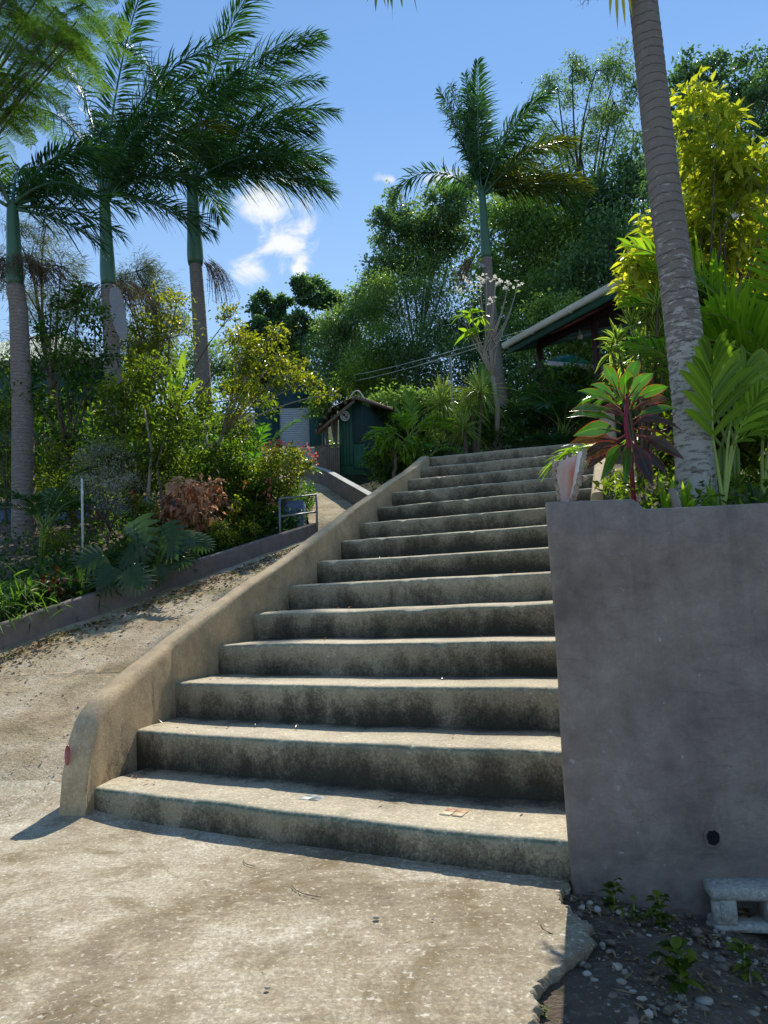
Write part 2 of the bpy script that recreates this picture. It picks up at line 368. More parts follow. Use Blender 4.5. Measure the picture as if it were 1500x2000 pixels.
    M['coral'] = leaf_mat('coral_leaf', G(.34, .20, .09), G(.88, .54, .38), .55, (1.2, 1.0, .85, 1), .45, .3)
    M['croton'] = leaf_mat('dark_red_leaf', G(.05, .02, .012), G(.20, .07, .02), .35, (1.4, 1.0, .6, 1), .3, .5)
    M['mist'] = leaf_mat('misty_flower_head', G(0.242, 0.275, 0.209), G(0.506, 0.528, 0.440), .35, (1.1, 1.1, .9, 1), .7, .2)
    M['pink'] = leaf_mat('pink_petal', G(.50, .09, .11), G(.75, .22, .22), .4, (1.3, 1.0, .9, 1), .5, .3)
    M['white'] = leaf_mat('white_petal', G(.7, .69, .62), G(.85, .84, .78), .35, (1.1, 1.1, 1.0, 1), .5, .3)
    M['redfl'] = leaf_mat('red_flower', G(.5, .05, .02), G(.7, .12, .04), .35, (1.2, .8, .7, 1), .5, .3)
    M['orangefl'] = leaf_mat('orange_flower', G(.6, .2, .02), G(.75, .35, .04), .35, (1.2, 1, .7, 1), .5, .3)
    M['feather'] = leaf_mat('feather_leaflet', G(0.042, 0.108, 0.024), G(0.144, 0.252, 0.054), .5, (1.35, 1.45, .55, 1), .45, .35)
    M['grass'] = leaf_mat('grass_blade', G(0.078, 0.117, 0.026), G(0.260, 0.286, 0.078), .45, rough=.5, spec=.3)
    M['straw'] = leaf_mat('dry_litter', G(.10, .06, .03), G(.34, .24, .12), .15, (1.1, 1, .8, 1), .7, .2)
    t = NT('pale_stone'); v = t.coord('Object')
    c = t.ramp(t.attr('tint'), [(0, (.07, .055, .04)), (.4, (.20, .165, .125)), (.75, (.36, .32, .26)), (1, (.58, .54, .47))])
    c = t.mix(t.math('MULTIPLY', t.noise(v, 50, 6, .7), .6), c, (.16, .13, .10, 1))
    M['stone'] = t.done(t.pbr(c, .9, t.bump(t.noise(v, 90, 5), .5, .006), .2))
    # things
    M['shedgreen'] = plain('green_board_paint', (.014, .085, .042), .6, .35, 5, .25, 30, dirt=(.03, .045, .035, 1))
    M['sheddark'] = plain('dark_green_board', (.012, .035, .032), .65, .35, 5, .25, 30)
    M['wood'] = plain('weathered_wood', (.16, .115, .085), .85, .45, 7, .6, 30)
    M['tin'] = plain('tin_sheet', (.42, .40, .37), .5, .3, 4, .2, 20, .4, .3, dirt=(.22, .13, .08, 1))
    M['roller'] = plain('roller_door_grey', (.42, .45, .50), .5, .12, 3, .1)
    M['garage'] = plain('dark_green_render', (.018, .06, .065), .8, .3, 3, .2)
    M['housegreen'] = plain('sea_green_wall', (.03, .085, .075), .8, .25, 3, .2)
    M['roofpale'] = plain('pale_green_roof', (.42, .50, .44), .6, .15, 5, .2)
    M['whitep'] = plain('white_paint', (.60, .60, .56), .5, .1, 5, .08, dirt=(.45, .44, .38, 1))
    M['fascia'] = plain('green_fascia', (.03, .10, .075), .5, .2, 5, .1)
    M['soffit'] = plain('brown_soffit', (.045, .024, .021), .6, .3, 5, .15)
    M['post'] = plain('maroon_post', (.04, .016, .016), .5, .25, 5, .1)
    M['cream'] = plain('cream_wall', (.50, .40, .22), .8, .15, 4, .15)
    M['tarp'] = leaf_mat('green_net', G(.02, .12, .09), G(.05, .2, .15), .4, (1, 1.3, 1.1, 1), .5, .3)
    M['metal'] = plain('grey_pipe', (.22, .235, .245), .45, .2, 8, .1, 50, .5, .6)
    M['wire'] = plain('pale_wire', (.5, .52, .5), .6, .1)
    M['dark'] = plain('dark_void', (.012, .011, .01), .95, .2)
    M['glass'] = plain('window_glass', (.05, .07, .08), .1, .2, 3, .0, spec=.8)
    M['red'] = plain('red_reflector', (.30, .012, .03), .35, .3, 40, .3, spec=.5, dirt=(.42, .33, .3, 1))
    M['cloth'] = plain('hanging_cloth', (.42, .40, .36), .9, .15)
mk_materials()

# ------------------------------------------------------------------ terrain
def sp(x, w=.18): return w*np.logaddexp(0, x/w)
def T(x, y):
    x = np.asarray(x, float); y = np.asarray(y, float)
    z = .1+.35*sp(y-4.6)-.075*sp(y-19, 1.)-.155*sp(y-42, 2.)+.2*sp(y-60, 3.)
    z = z-.05*sp(-x-1.9, .3)*np.clip((5.2-y)/1.5, 0, 1)
    hill = np.clip((x-2)/18, 0, 1)*np.clip((y-16)/18, 0, 1)
    return z+hill*5.
def gridT(xs, ys, dz=0., noise=0.):
    X, Y = np.meshgrid(xs, ys, indexing='ij')
    Z = T(X, Y)+dz
    if noise: Z = Z+noise*RNG.normal(size=Z.shape)
    return np.stack([X, Y, Z], -1)

def wob(n, amp, k=3, rng=RNG):
    s = np.linspace(0, 1, n); o = np.zeros(n)
    for i in range(1, k+3): o += rng.normal()*np.sin(2*PI*s*i*.8+rng.uniform(0, 6))/i
    return amp*o

# ground sheet reaching to the horizon; the lower foreground gravel dips to the right
xs = np.unique(np.concatenate([np.linspace(-160, -30, 14), np.linspace(-30, -6, 25), np.linspace(-6, 5, 67), np.linspace(5, 30, 26), np.linspace(30, 160, 14)]))
ys = np.unique(np.concatenate([np.linspace(-40, -2, 10), np.linspace(-2, 14, 97), np.linspace(14, 60, 47), np.linspace(60, 260, 21)]))
P = gridT(xs, ys, -.055)
gx, gy = P[..., 0], P[..., 1]
P[..., 2] += .022*np.clip((gx-.3)/.4, 0, 1)*np.clip((4.0-gy)/.5, 0, 1)
P[..., 2] += np.where(gy < 5.5, -.22*np.clip(gx-.75, 0, .9)*np.clip((5.5-gy)/1., 0, 1), 0)
P[..., 2] += np.where((gy < 4) & (gx > .6), .012*RNG.normal(size=gx.shape), 0)
mb = MB(); grid(mb, P)
mb2 = MB()
cy = (P[:-1, :-1, 1]+P[1:, 1:, 1])/2
g = mb.build('ground', [M['soil'], M['hill']], smooth=True)
mi = (cy.ravel() > 5.).astype(np.int32); g.data.polygons.foreach_set('material_index', mi)
tag(g, kind='structure')
def GZ(x, y):  # height of the ground sheet in front of the wall
    return float(T(x, y))-.055+(.022 if y < 4 and x > .6 else 0)-(.22*min(max(x-.75, 0), .9) if y < 5.5 else 0)

# ------------------------------------------------------------------ stair geometry (fitted once from the photograph)
LP = A((-1.823, 4.564), (-1.745, 5.063), (-1.630, 5.56), (-1.421, 6.055), (-1.212, 6.547), (-.964, 7.036), (-.731, 7.523),
       (-.504, 8.007), (-.303, 8.489), (-.082, 8.967), (.118, 9.443), (.346, 9.915), (.55, 10.385), (.72, 10.851))
RP = A((.738, 3.243), (.866, 3.804), (.996, 4.363), (1.12, 4.924), (1.238, 5.485), (1.365, 6.04), (1.487, 6.595),
       (1.608, 7.147), (1.733, 7.695), (1.983, 8.193), (2.123, 8.73), (2.262, 9.263), (2.402, 9.792), (2.542, 10.317))
RISE = .2602
NS = 14
def xside(y): return .758+.35*(y-3.24)      # inner line of the right-hand wall
ends = []
for k in range(NS):
    l, r = LP[k], RP[k]; d = (r-l)
    s = 1.0
    for _ in range(30):
        p = l+d*s; s += (xside(p[1])+.0-p[0])/max(d[0]-.35*d[1], .2)*.7
    ends.append((l, l+d*max(s, 1.0)))

staircase = root('staircase', (-.5, 3.9, 0), 'wide weathered concrete staircase with worn green step edges climbing toward the house', 'staircase')
for k in range(NS):
    l, r = ends[k]; z = RISE*(k+1)+(0.006 if k in (2, 7) else 0)
    d2 = nrm(r-l); nb = A(-d2[1], d2[0])           # away from the viewer
    l = l-d2*.06; r = r+d2*(.03 if k else -.005)
    n = 150; s = np.linspace(0, 1, n)
    line = l[None]+(r-l)[None]*s[:, None]
    wz = wob(n, .0035, 4); wy = wob(n, .008, 3)-.035*np.sin(PI*s)*(1 if k < 6 else .4)
    line = line+nb[None]*wy[:, None]
    zb = (-.02 if k == 0 else z-RISE-.06)
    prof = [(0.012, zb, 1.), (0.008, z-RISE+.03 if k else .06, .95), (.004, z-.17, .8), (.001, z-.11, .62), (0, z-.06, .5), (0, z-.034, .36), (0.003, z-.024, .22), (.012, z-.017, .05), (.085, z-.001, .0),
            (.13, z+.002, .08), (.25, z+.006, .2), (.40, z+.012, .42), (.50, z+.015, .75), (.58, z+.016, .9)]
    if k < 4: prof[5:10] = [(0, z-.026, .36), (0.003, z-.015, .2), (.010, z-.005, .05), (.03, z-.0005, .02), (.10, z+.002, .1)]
    pk = (.85, .7, .6, .6, .5, .5, .5, .5, .5, .5, .45, .45, .45, .3)[k]
    paint = [0, 0, 0, 0, 0, .35*pk, pk, pk*.5, 0, 0, 0, 0, 0, 0]
    if k == NS-1: prof = prof[:9]+[(.10, z+.002, .1), (.5, z+.003, .1), (1.2, z+.004, .1), (2.2, z+.004, .1), (3.0, z+.004, .1)]
    dirt_shade_k = RNG.uniform(.75, 1.12); dwav = wob(n, .10, 4)
    chip = np.zeros(n)
    for _ in range(RNG.integers(3, 8)): chip += RNG.uniform(.25, 1.)*np.exp(-((s-RNG.random())/RNG.uniform(.004, .014))**2)
    Pg = np.zeros((n, len(prof), 3)); Tg = np.zeros((n, len(prof))); Eg = np.zeros_like(Tg)
    for j, (b, zz, dr) in enumerate(prof):
        rough = RNG.normal(size=n)*.0018*(1 if 1 < j < 12 else 0)
        Pg[:, j, :2] = line+nb[None]*(b+rough)[:, None]
        cw_ = {5: .5, 6: 1., 7: 1., 8: .35}.get(j, 0)*chip
        Pg[:, j, :2] += nb[None]*(cw_*.014)[:, None]
        Pg[:, j, 2] = zz+wz*(1 if j > 1 else 0)-cw_*.011
        Tg[:, j] = (dr*dirt_shade_k+.12*np.exp(-s*18)+(.22*s if k < 5 else 0)*dr+dwav*dr+(.16*dr if k > 5 else 0)); Eg[:, j] = paint[j]  # weight drives both the mold and the shade painted on risers
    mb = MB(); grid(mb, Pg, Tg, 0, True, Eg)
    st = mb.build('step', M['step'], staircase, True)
    if k == 0:
        st['label'] = 'lowest step with three small sets of mosaic tiles'
        # inlaid tile clusters
        for (px, py, cols) in ((383, 1535, ((.42, .24, .13), (.42, .04, .05), (.55, .48, .36), (.50, .45, .36))),
                               (612, 1558, ((.18, .23, .25), (.26, .30, .31), (.50, .53, .50), (.09, .13, .16))),
                               (888, 1587, ((.32, .15, .07), (.40, .21, .10), (.55, .47, .32), (.48, .38, .24)))):
            c = atz(px, py, z+.0035)
            for q, (a, b) in enumerate(((-1, 1), (1, 1), (-1, -1), (1, -1))):
                mt = plain('tile_glaze', cols[q], .55, .15, 30, .05, spec=.3)
                mb = MB(); cc = c[:2]+d2*a*.031+nb*b*.031*.9
                box(mb, (cc[0], cc[1], z+.0015), (.056, .056, .010), (d2[0], d2[1], 0), (nb[0], nb[1], 0), bev=.002)
                mb.build('mosaic_tile', mt, st)

# ------------------------------------------------------------------ left parapet of the stairs
hgt = A(.47, .385, .30, .295, .255, .235, .222, .213, .188, .16, .125, .098, .06, .015)
pin = np.concatenate([[LP[0]-nrm(LP[1]-LP[0])*.10], LP, [LP[-1]+A(.12, .25)]])
ztop = np.concatenate([[RISE+.43], RISE*np.arange(1, 15)+hgt, [RISE*14-.01]])
ss = np.concatenate([[0], np.cumsum(np.linalg.norm(np.diff(pin, axis=0), axis=1))])
n = 130; s = np.concatenate([[0, .012, .03, .055, .09, .13, .18, .24], np.linspace(.30, ss[-1], n-8)])
cx = np.interp(s, ss, pin[:, 0]); cyy = np.interp(s, ss, pin[:, 1]); zt = np.interp(s, ss, ztop)
k5 = np.ones(9)/9
zt[12:-8] = np.convolve(zt, k5, 'same')[12:-8]
zt = zt+wob(n, .008, 9)
rise_end = np.interp(s, [0, .012, .03, .055, .09, .13, .18, .24, .30], [-.40, -.32, -.24, -.17, -.105, -.06, -.03, -.01, 0])
zt = zt+rise_end
tx, ty = np.gradient(cx), np.gradient(cyy); tn = np.hypot(tx, ty)
nx, ny = -ty/tn, tx/tn          # to the left
kk = np.ones(15)/15
nx[10:-10] = np.convolve(nx, kk, 'same')[10:-10]; ny[10:-10] = np.convolve(ny, kk, 'same')[10:-10]
zb = T(cx-.3, cyy)-.25
wd = .27
prof = [(-.010, None), (-.008, .60), (-.004, .20), (.0, .075), (.003, .034), (.011, .012), (.028, .002), (.075, 0), (.118, .002), (.143, .009), (.154, .028), (.158, .065), (.160, .24), (.164, .7), (.168, None)]
PP = np.zeros((n, len(prof), 3)); TT = np.zeros((n, len(prof)))
for j, (o, dz) in enumerate(prof):
    rr = RNG.normal(size=n)*.0025 + (wob(n, .006, 9) if 1 < j < 13 else 0)
    o2 = np.full(n, o)
    PP[:, j, 0] = cx+nx*(o2+rr); PP[:, j, 1] = cyy+ny*(o2+rr)
    PP[:, j, 2] = np.maximum(zb, zt-dz) if dz is not None else zb
    TT[:, j] = {None: .75, .60: .5}.get(dz, .12 if 3 <= j <= 9 else .2) + (.10 if j in (7, 8) else 0)
mb = MB(); grid(mb, PP, TT, 0, True)
m0 = mb.n; cap = PP[0]; mb.add(cap, [list(range(len(prof)))[::-1]], .25)
mb.add(PP[-1], [list(range(len(prof)))], .25)
base = A(cx[0], cyy[0], 0)
par = root('stair_parapet', base, 'sloping beige plastered parapet with rounded top along the left side of the stairs', 'parapet wall')
body = mb.build('plastered_body', M['parapet'], par, True)
# red oval reflector on its end face
mb = MB(); a = np.linspace(0, 2*PI, 20, endpoint=False)
tdir = nrm(A(pin[1][0]-pin[0][0], pin[1][1]-pin[0][1], 0)); ldir = A(nx[0], ny[0], 0)
c = A(cx[0], cyy[0], 0)+ldir*.118-tdir*.006; c[2] = at(158, 1474, c[1])[2]
rings = []
for q, (rad, off) in enumerate(((1.0, 0), (.96, -.008), (.6, -.014))):
    rings.append(c+ldir*np.cos(a)[:, None]*.017*rad+A(0, 0, 1)*np.sin(a)[:, None]*.060*rad+tdir*off)
Vr = np.concatenate(rings); Q = []
for q in range(2):
    for i in range(20): Q.append((q*20+i, q*20+(i+1) % 20, q*20+20+(i+1) % 20, q*20+20+i))
mb.add(Vr, Q); mb.F.append(np.arange(40, 60)[None]); mb.M.append(np.array([0]))
mb.build('red_reflector', M['red'], par, True)

# ------------------------------------------------------------------ apron slab with a broken right edge
edge_px = [(1112, 1700), (1090, 1765), (1140, 1800), (1148, 1838), (1128, 1862), (1085, 1885), (1050, 1912), (1040, 1950), (1046, 1985), (1030, 2040), (1000, 2300)]
ep = np.array([atz(x, y, .1)[:2] for x, y in edge_px]); ep[-1] = (ep[-2][0]-.3, -3)
ys_a = []
s = np.concatenate([[0], np.cumsum(np.linalg.norm(np.diff(ep, axis=0), axis=1))])
si = np.concatenate([np.linspace(0, s[-2], 90), np.linspace(s[-2]+.1, s[-1], 20)])
er = np.stack([np.interp(si, s, ep[:, 0]), np.interp(si, s, ep[:, 1])], -1)
er += RNG.normal(size=er.shape)*.006
er[0] = (.80, 3.40)
fy = np.concatenate([np.linspace(3.36, 2.0, 130), np.linspace(1.98, -3, 20)])
o_ = np.argsort(er[:, 1]); fx = np.interp(fy, er[o_, 1], er[o_, 0])+.006*RNG.normal(size=len(fy))+.008*np.convolve(RNG.normal(size=len(fy)), np.ones(5)/3, 'same')
cols = 70; w = np.linspace(0, 1, cols)**.6
PA = np.stack([-9+(fx[:, None]+9)*w[None], np.repeat(fy[:, None], cols, 1)], -1)
backy = np.interp(PA[0, :, 0], [-9, -2.2, LP[0][0], RP[0][0], .9], [5.3, 4.95, LP[0][1]+.05, RP[0][1]+.12, 3.40])
bk = np.stack([np.stack([PA[0, :, 0], backy+(PA[0, :, 1]-backy)*q], -1) for q in np.linspace(0, 1, 12)[:-1]])
PA = np.concatenate([bk, PA])
zz = T(PA[..., 0], PA[..., 1])+.004*np.sin(PA[..., 0]*3+PA[..., 1]*2)+.0012*RNG.normal(size=PA.shape[:2])
G3 = np.concatenate([PA, zz[..., None]], -1)
mb = MB(); grid(mb, G3, 0, 0, True)
e0 = G3[11:, -1]; m0_ = e0+A(.012, 0, -.02)+RNG.normal(size=e0.shape)*.004; bot = e0+A(-.012, 0, -.055)
grid(mb, np.stack([e0, m0_, bot], 1), .3, 0, True)
tag(mb.build('concrete_apron', M['apron'], smooth=False), kind='structure')

# ------------------------------------------------------------------ driveway
LWA, LWB = A(-3.86, 7.2), A(-1.10, 11.6)
dlw = nrm(LWB-LWA)
def lowx(y): return LWA[0]+(y-LWA[1])*dlw[0]/dlw[1]
yy = np.concatenate([np.linspace(4.75, 14, 95), np.linspace(14.2, 45, 60)])
rows = []
for y in yy:
    xl = lowx(y)-.05 if y < 11.6 else np.interp(y, [11.6, 14, 19, 30, 45], [-1.15, -1.6, -3.0, -5.2, -7.6])
    if y < 6.6: xl = -9.
    xr = np.interp(y, LP[:, 1], LP[:, 0])-.12 if y < 10.8 else np.interp(y, [10.8, 12, 16, 19, 30, 45], [.6, .4, -.6, -1.4, -2.6, -3.2])
    rows.append(np.linspace(xl, xr, 60))
X = np.array(rows); Y = np.repeat(yy[:, None], 60, 1)
Z = T(X, Y)+.004*np.sin(X*7+Y*5)+.003*RNG.normal(size=X.shape)+.004-.045*np.clip((5.12+.10*np.sin(X*2.3)+.05*np.sin(X*7.1)-Y)/.22, 0, 1)
mb = MB(); grid(mb, np.stack([X, Y, Z], -1), .5, 0, True)
tag(mb.build('driveway', M['drive'], smooth=True), kind='structure')

# ------------------------------------------------------------------ low wall of the left garden bed
def wall_strip(name, pts, heights, thick, mat, label, cat, capmat=None, bevel=.02, group=None, sink=.2, z0=None):
    pts = np.asarray(pts, float); n = 40
    s0 = np.concatenate([[0], np.cumsum(np.linalg.norm(np.diff(pts, axis=0), axis=1))]); s = np.linspace(0, s0[-1], n)
    x = np.interp(s, s0, pts[:, 0]); y = np.interp(s, s0, pts[:, 1]); h = np.interp(s, s0, heights)
    tx, ty = np.gradient(x), np.gradient(y); l = np.hypot(tx, ty); nx, ny = -ty/l, tx/l
    zg = T(x, y) if z0 is None else np.interp(s, s0, z0)
    zt = zg+h+wob(n, .006, 5)
    pr = [(0, None), (0, -bevel*2), (bevel*.35, -bevel*.4), (bevel, 0), (thick-bevel, 0), (thick-bevel*.35, -bevel*.4), (thick, -bevel*2), (thick, None)]
    PW = np.zeros((n, len(pr), 3))
    for j, (o, dz) in enumerate(pr):
        PW[:, j, 0] = x+nx*o; PW[:, j, 1] = y+ny*o; PW[:, j, 2] = zg-sink if dz is None else zt+dz
        if dz is not None: PW[:, j, :2] += RNG.normal(size=(n, 2))*.002
    mb = MB(); grid(mb, PW, .4, 0, False)
    mb.add(PW[0], [list(range(len(pr)))]); mb.add(PW[-1], [list(range(len(pr)))[::-1]])
    r = root(name, (pts[0][0], pts[0][1], float(zg[0])), label, cat, group)
    mb.build('wall_body', mat, r, False)
    if capmat:
        mb = MB(); grid(mb, np.stack([np.stack([x+nx*o, y+ny*o, zt+.004], -1) for o in (-.012, thick*.5, thick+.012)], 1), .5, 0, False)
        grid(mb, np.stack([np.stack([x-nx*.012, y-ny*.012, zt+.004], -1), np.stack([x-nx*.012, y-ny*.012, zt-.05], -1)], 1), .5, 0, True)
        mb.build('painted_edge', capmat, r)
    return r
wall_strip('low_garden_wall', [lowx(4.0)*A(1, 0)+A(0, 4.0), LWA, A(lowx(9), 9), LWB], [.27, .27, .26, .21], .16, M['lowwall'],
           'long low brown grey plastered wall edging the left garden bed beside the driveway', 'garden wall')
wall_strip('low_garden_wall', [at(735, 952, 13.2)[:2], at(700, 940, 14.2)[:2], at(650, 925, 16.3)[:2], at(606, 914, 18.3)[:2]], [.32, .36, .36, .30], .15, M['lowwall'],
           'low grey wall with white painted edge below the green shed', 'garden wall', M['whiteedge'])
wall_strip('low_garden_wall', [at(-60, 1040, 13.)[:2], at(250, 1030, 13.2)[:2], at(520, 1015, 13.0)[:2]], [.46, .46, .44], .18, M['bluewall'],
           'low blue painted wall behind the plants of the left garden', 'garden wall')
# garden soil in the left bed
ys_g = np.linspace(4.2, 16, 60)
rows = [np.linspace(-14, (lowx(y)-.10) if y < 11.6 else -1.3-.1*(y-11.6), 40) for y in ys_g]
X = np.array(rows); Y = np.repeat(ys_g[:, None], 40, 1)
mb = MB(); grid(mb, np.stack([X, Y, T(X, Y)+.10+.02*RNG.normal(size=X.shape)], -1), .5, 0, True)
tag(mb.build('garden_soil', M['soil'], smooth=True), kind='structure')

# ------------------------------------------------------------------ right retaining wall
CZ = at(1063, 985, 3.23)[2]
rw = root('retaining_wall', (.8, 3.30, 0), 'tall grey plastered retaining wall holding the raised planter right of the stairs', 'retaining wall')
xr = np.concatenate([[.738, .740, .744, .751], np.linspace(.80, 3.6, 60)])
zc = CZ
notch = at(1256, 985, 3.2)[0]
ztp = np.where(xr < notch, zc+.012, zc-.035)+wob(len(xr), .003, 6)
ztp[:3] -= (.03, .012, .003)
front = np.zeros((len(xr), 24, 3)); vz = np.linspace(0, 1, 24)
yf = 3.225-.05*(xr-.8)
yf[:4] += (.012, .005, .001, 0)
for i in range(len(xr)):
    zz = -.35+(ztp[i]+.35)*vz
    front[i, :, 0] = xr[i]; front[i, :, 1] = yf[i]-.02*(1-vz)+RNG.normal(size=24)*.0012; front[i, :, 2] = zz
    front[i, :, 0] += .004*np.sin(vz*9+1)*(i < 4)
    front[i, -1, 1] += .012; front[i, -2, 2] = ztp[i]-.012
mb = MB(); grid(mb, front, .4, 0, False)
tk = .20
top = np.stack([front[:, -1], front[:, -1]+A(0, tk-.02, .002), front[:, -1]+A(0, tk, -.02), front[:, -1]*A(1, 1, 0)+A(0, tk, .2)], 1); top[:8, 1:, 0] = np.maximum(top[:8, 1:, 0], xside(3.46)+.005+.002*np.arange(8)[:, None]); grid(mb, top, .4, 0, False)
# side face along the stairs
ysd = np.linspace(3.24, 6.96, 24)
side = np.zeros((24, 6, 3))
for j, (ox, dz) in enumerate(((0, None), (0, -.03), (.02, 0), (.16, 0), (.18, -.03), (.18, None))):
    side[:, j, 0] = xside(ysd)-.010+ox; side[:, j, 1] = ysd; side[:, j, 2] = (.0 if dz is None else zc+.008+dz)
grid(mb, side, .4, 0, True)
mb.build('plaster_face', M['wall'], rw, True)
c = A(0, 0, 0); p = at(1393, 1636, 3.18); p[1] = np.interp(p[0], xr, yf)-.012
mb = MB(); a = np.linspace(0, 2*PI, 18, endpoint=False); jit = 1+.12*RNG.normal(size=18)
ri = [p+A(0, -.004, 0)+np.stack([np.cos(a)*.038*jit, 0*a, np.sin(a)*.041*jit], -1),
      p+A(0, -.012, 0)+np.stack([np.cos(a)*.029*jit, 0*a, np.sin(a)*.033*jit], -1),
      p+A(0, .004, 0)+np.stack([np.cos(a)*.024, 0*a, np.sin(a)*.028], -1)]
Q = [(q*18+i, q*18+(i+1) % 18, q*18+18+(i+1) % 18, q*18+18+i) for q in range(2) for i in range(18)]
mb.add(np.concatenate(ri), Q); rim = mb.build('drain_hole', M['wall'], rw, True)
mb = MB(); mb.add(p+A(0, -.0085, 0)+np.stack([np.cos(a)*.0265, 0*a, np.sin(a)*.0305], -1), [list(range(18))]); mb.build('hole_shade_disc', M['dark'], rim)  # flat dark disc painted for the shade inside the hole
# upper right parapet of the stairs (only its end shows behind the plants)
ysd = np.linspace(6.95, 11.4, 30); zr = .26+.468*(ysd-3.35)
pr = [(0, None), (0, -.08), (.02, -.015), (.05, 0), (.19, 0), (.22, -.015), (.24, -.08), (.24, None)]
PU = np.zeros((30, len(pr), 3))
for j, (o, dz) in enumerate(pr):
    PU[:, j, 0] = xside(ysd)-.03+o; PU[:, j, 1] = ysd; PU[:, j, 2] = 1.2 if dz is None else zr+.42+dz
mb = MB(); grid(mb, PU, .15, 0, True); mb.add(PU[0], [list(range(len(pr)))[::-1]], .1); mb.add(PU[-1], [list(range(len(pr)))], .1)
tag(mb.build('stair_parapet', M['parapet']), 'beige parapet at the right of the upper steps, half hidden by the red ti plant', 'parapet wall')

# raised planter soil and the terrace at the top
ys_p = np.linspace(3.42, 11, 40)
rows = [np.linspace(xside(y)+.1, 9., 30) for y in ys_p]
X = np.array(rows); Y = np.repeat(ys_p[:, None], 30, 1)
Z = np.minimum(CZ-.075+.26*np.maximum(Y-3.5, 0)*np.clip((X-xside(Y)-.15)/.6, np.clip((Y-6.6)/.4, 0, 1), 1), 3.62)+.012*RNG.normal(size=X.shape)
mb = MB(); grid(mb, np.stack([X, Y, Z], -1), .5, 0, True)
tag(mb.build('planter_soil', M['soil'], smooth=True), kind='structure')
TZ = RISE*14-.01
mb = MB(); box(mb, (5.9, 13.6, TZ-1.6), (10.6, 5.4, 3.2)); tag(mb.build('terrace', M['soil']), kind='structure')
def PZ(y): return float(min(CZ-.075+.26*max(y-3.5, 0), 3.62))
# ------------------------------------------------------------------ things that are not plants
# hollow concrete block on the gravel at the right
def cinder_block():
    c0 = atz(1398, 1822, GZ(1.35, 2.95)+.012); zb = c0[2]+.0
    r = root('concrete_block', (c0[0]+.15, c0[1]+.1, zb), 'weathered hollow concrete block lying on the gravel against the grey wall', 'concrete block')
    a = math.radians(-7); ax = A(math.cos(a), math.sin(a), 0); ay = A(-math.sin(a), math.cos(a), 0); az = A(0, 0, 1)
    o = A(c0[0], c0[1], zb-.004); hgt, dep, wid, t = .170, .21, .40, .034
    mb = MB()
    def b(x0, x1, z0, z1, y0=0., y1=1.): box(mb, o+ax*(x0+x1)/2+ay*dep*(y0+y1)/2+az*(z0+z1)/2, (x1-x0, dep*(y1-y0), z1-z0), ax, ay, az, .5, 0, .009)
    b(0, wid, hgt-.05, hgt); b(0, wid, 0, t)
    for x, w_ in ((.022, .07), (wid/2+.01, .04), (wid-.07, .06)): b(x, x+w_, t-.006, hgt-.05+.006)
    b(.0, .03, t-.004, hgt-.048, 0, .2); b(.0, .03, t-.004, hgt-.048, .8, 1.); 
    mb.V = [v+RNG.normal(size=v.shape)*.0012 for v in mb.V]
    bb_ = mb.build('block_body', M['block'], r)
    mb = MB(); box(mb, o+ax*wid/2+ay*dep*.72+az*hgt*.42, (wid-.06, .01, hgt-.10), ax, ay, az); mb.build('cell_shade_panel', M['dark'], bb_)  # added dark panel stands in for the shade inside the cells
    # dry rubbish inside the cell
    mb = MB(); q = o+ax*.15+ay*.08+az*(t+.014)
    strips(mb, q+RNG.normal(size=(14, 3))*(.03, .03, .006), rdir(RNG, 14)*(1, 1, .3), (0, 0, 1), .05, .02, n=2, fold=.5, tint=RNG.random(14))
    tag(mb.build('leaf_litter', M['straw']), kind='stuff')
    o2 = o+ax*.37+ay*.06
    r2 = root('concrete_block', o2, 'upright rough concrete block at the right edge of the picture', 'concrete block')
    mb = MB(); box(mb, o2+A(.1, .1, .15), (.2, .2, .36), bev=.01); r2.location[2] = zb
    mb.V = [v+RNG.normal(size=v.shape)*.002 for v in mb.V]; mb.build('block_body', M['block'], r2)
cinder_block()

